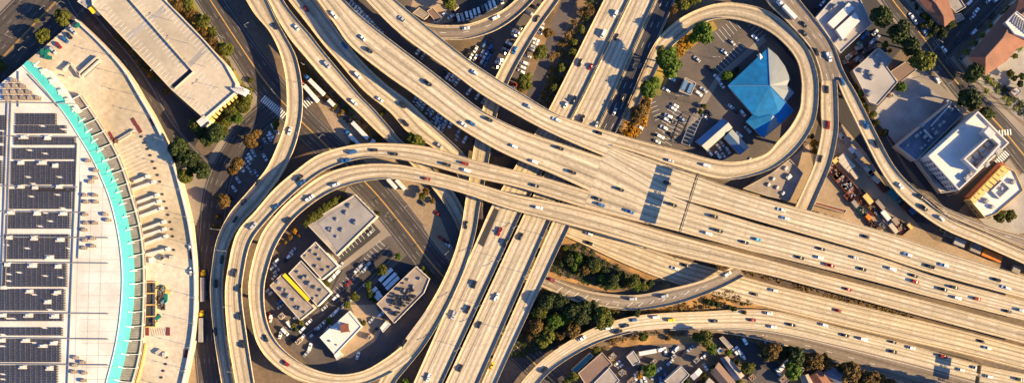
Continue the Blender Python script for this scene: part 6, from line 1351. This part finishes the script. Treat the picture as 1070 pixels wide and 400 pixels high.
for (x, y) in ((541, 236), (525, 270), (502, 318), (481, 362), (570, 246), (552, 286), (528, 344)): lamp(x, y, 6.5, 27, 'tall lamp post in the freeway median south of the decks', 11, 2.8, True)
for (x, y, d) in ((259, 30, 30), (290, 100, 120), (372, 186, 45), (404, 226, 45), (233, 40, 220), (449, 236, 225), (428, 214, 225), (470, 262, 225), (340, 142, 225)): lamp(x, y, .1, d, 'lamp post at the kerb of the diagonal boulevard', 9)
for (x, y, d) in ((13, 40, 45), (31, 52, 225), (53, 10, 225), (70, 5, 225)): lamp(x, y, .1, d, 'lamp post on the north western avenue', 9)
for (x, y) in ((112, 12), (128, 30), (146, 52), (164, 74), (180, 22), (198, 46), (216, 70), (229, 92), (204, 104)): lamp(x, y, GZ, 40, 'lamp post standing on the parking garage roof', 6.5, 1.4, True)
for (x, y, d) in ((731, 110, 0), (746, 62, 0), (708, 102, 0), (715, 130, 0)): lamp(x, y, .2, d, 'lamp post in the loop car park', 7, 1.6, True)
for (x, y, d) in ((317, 68, -30), (317, 88, -30), (312, 140, -60)): lamp(x, y, 8.6, d, 'lamp post on the western connector ramp', 8, 2.2)
for (x, y, d) in ((975, 44, -40), (990, 88, 200), (1046, 150, 200), (944, 26, 200)): lamp(x, y, .1, d, 'lamp post beside the eastern street', 8)
for (x, y) in ((238, 262), (244, 320), (231, 240), (248, 386)): lamp(x, y, 7.5, 170, 'lamp post between the two western ramps', 12, 2.2)
for (x, y) in ((858, 272), (930, 291), (1000, 309)): pass

# zebra crossings and road lettering
def zebra(p0, p1, n, ln, label, z):
    a, b = W(*p0, z), W(*p1, z); d = (b-a).normalized(); nn_ = Vector((-d.y, d.x, 0)); mb = MB()
    for k in range(n):
        q = a.lerp(b, k/(n-1)); mb.bar(q-nn_*ln/2, q+nn_*ln/2, .7, .01)
    o = mb.build('crossing', MT['paint_white']); structure(o, label)
ZL = .012+.004*(LV[0]+6)
zebra((275, 103), (297, 121), 13, 4.5, 'zebra crossing at the boulevard junction', ZL)
zebra((318, 110), (324, 105), 4, 4.5, 'zebra crossing stub east of the western ramp', ZL)
zebra((1036, 140), (1056, 158 - 20), 8, 3.6, 'zebra crossing beside the office block', ZL)
zebra((1042, 170), (1052, 160), 7, 4, 'zebra crossing over the side street', ZL)
zebra((12, 70), (32, 50), 8, 3.6, 'zebra crossing at the north western junction', ZL) if False else None
def txt(s_, x, y, z, size, deg, label):
    cu = bpy.data.curves.new('lettering', 'FONT'); cu.body = s_; cu.size = size; cu.align_x = 'CENTER'; cu.align_y = 'CENTER'; cu.extrude = .01
    cu.materials.append(MT['paint_white']); o = bpy.data.objects.new('road_lettering', cu); link(o); o.location = W(x, y, z); o.rotation_euler = (0, 0, math.radians(deg)); structure(o, label)

# ---------------- unique labels ----------------
ORD = ['first', 'second', 'third', 'fourth', 'fifth', 'sixth', 'seventh', 'eighth', 'ninth', 'tenth', 'eleventh', 'twelfth', 'thirteenth', 'fourteenth', 'fifteenth', 'sixteenth', 'seventeenth', 'eighteenth', 'nineteenth', 'twentieth']
bpy.context.view_layer.update()
from collections import defaultdict
G = defaultdict(list)
for o in THINGS:
    if 'kind' not in o: G[o['label']].append(o)
for lab, L_ in G.items():
    if len(L_) < 2: continue
    xs = [o.location.x for o in L_]; ys_ = [o.location.y for o in L_]
    hor = (max(xs)-min(xs)) >= (max(ys_)-min(ys_))
    L_.sort(key=lambda o: o.location.x if hor else -o.location.y)
    e = 'from left' if hor else 'from top'
    for k, o in enumerate(L_):
        q = ORD[k]
        o['label'] = f"{lab}, {q} {e}"
for o in THINGS:
    n_ = len(o['label'].replace(',', ' ').split())
    if n_ > 16 or n_ < 4: print('LABEL LENGTH', n_, o['label'])
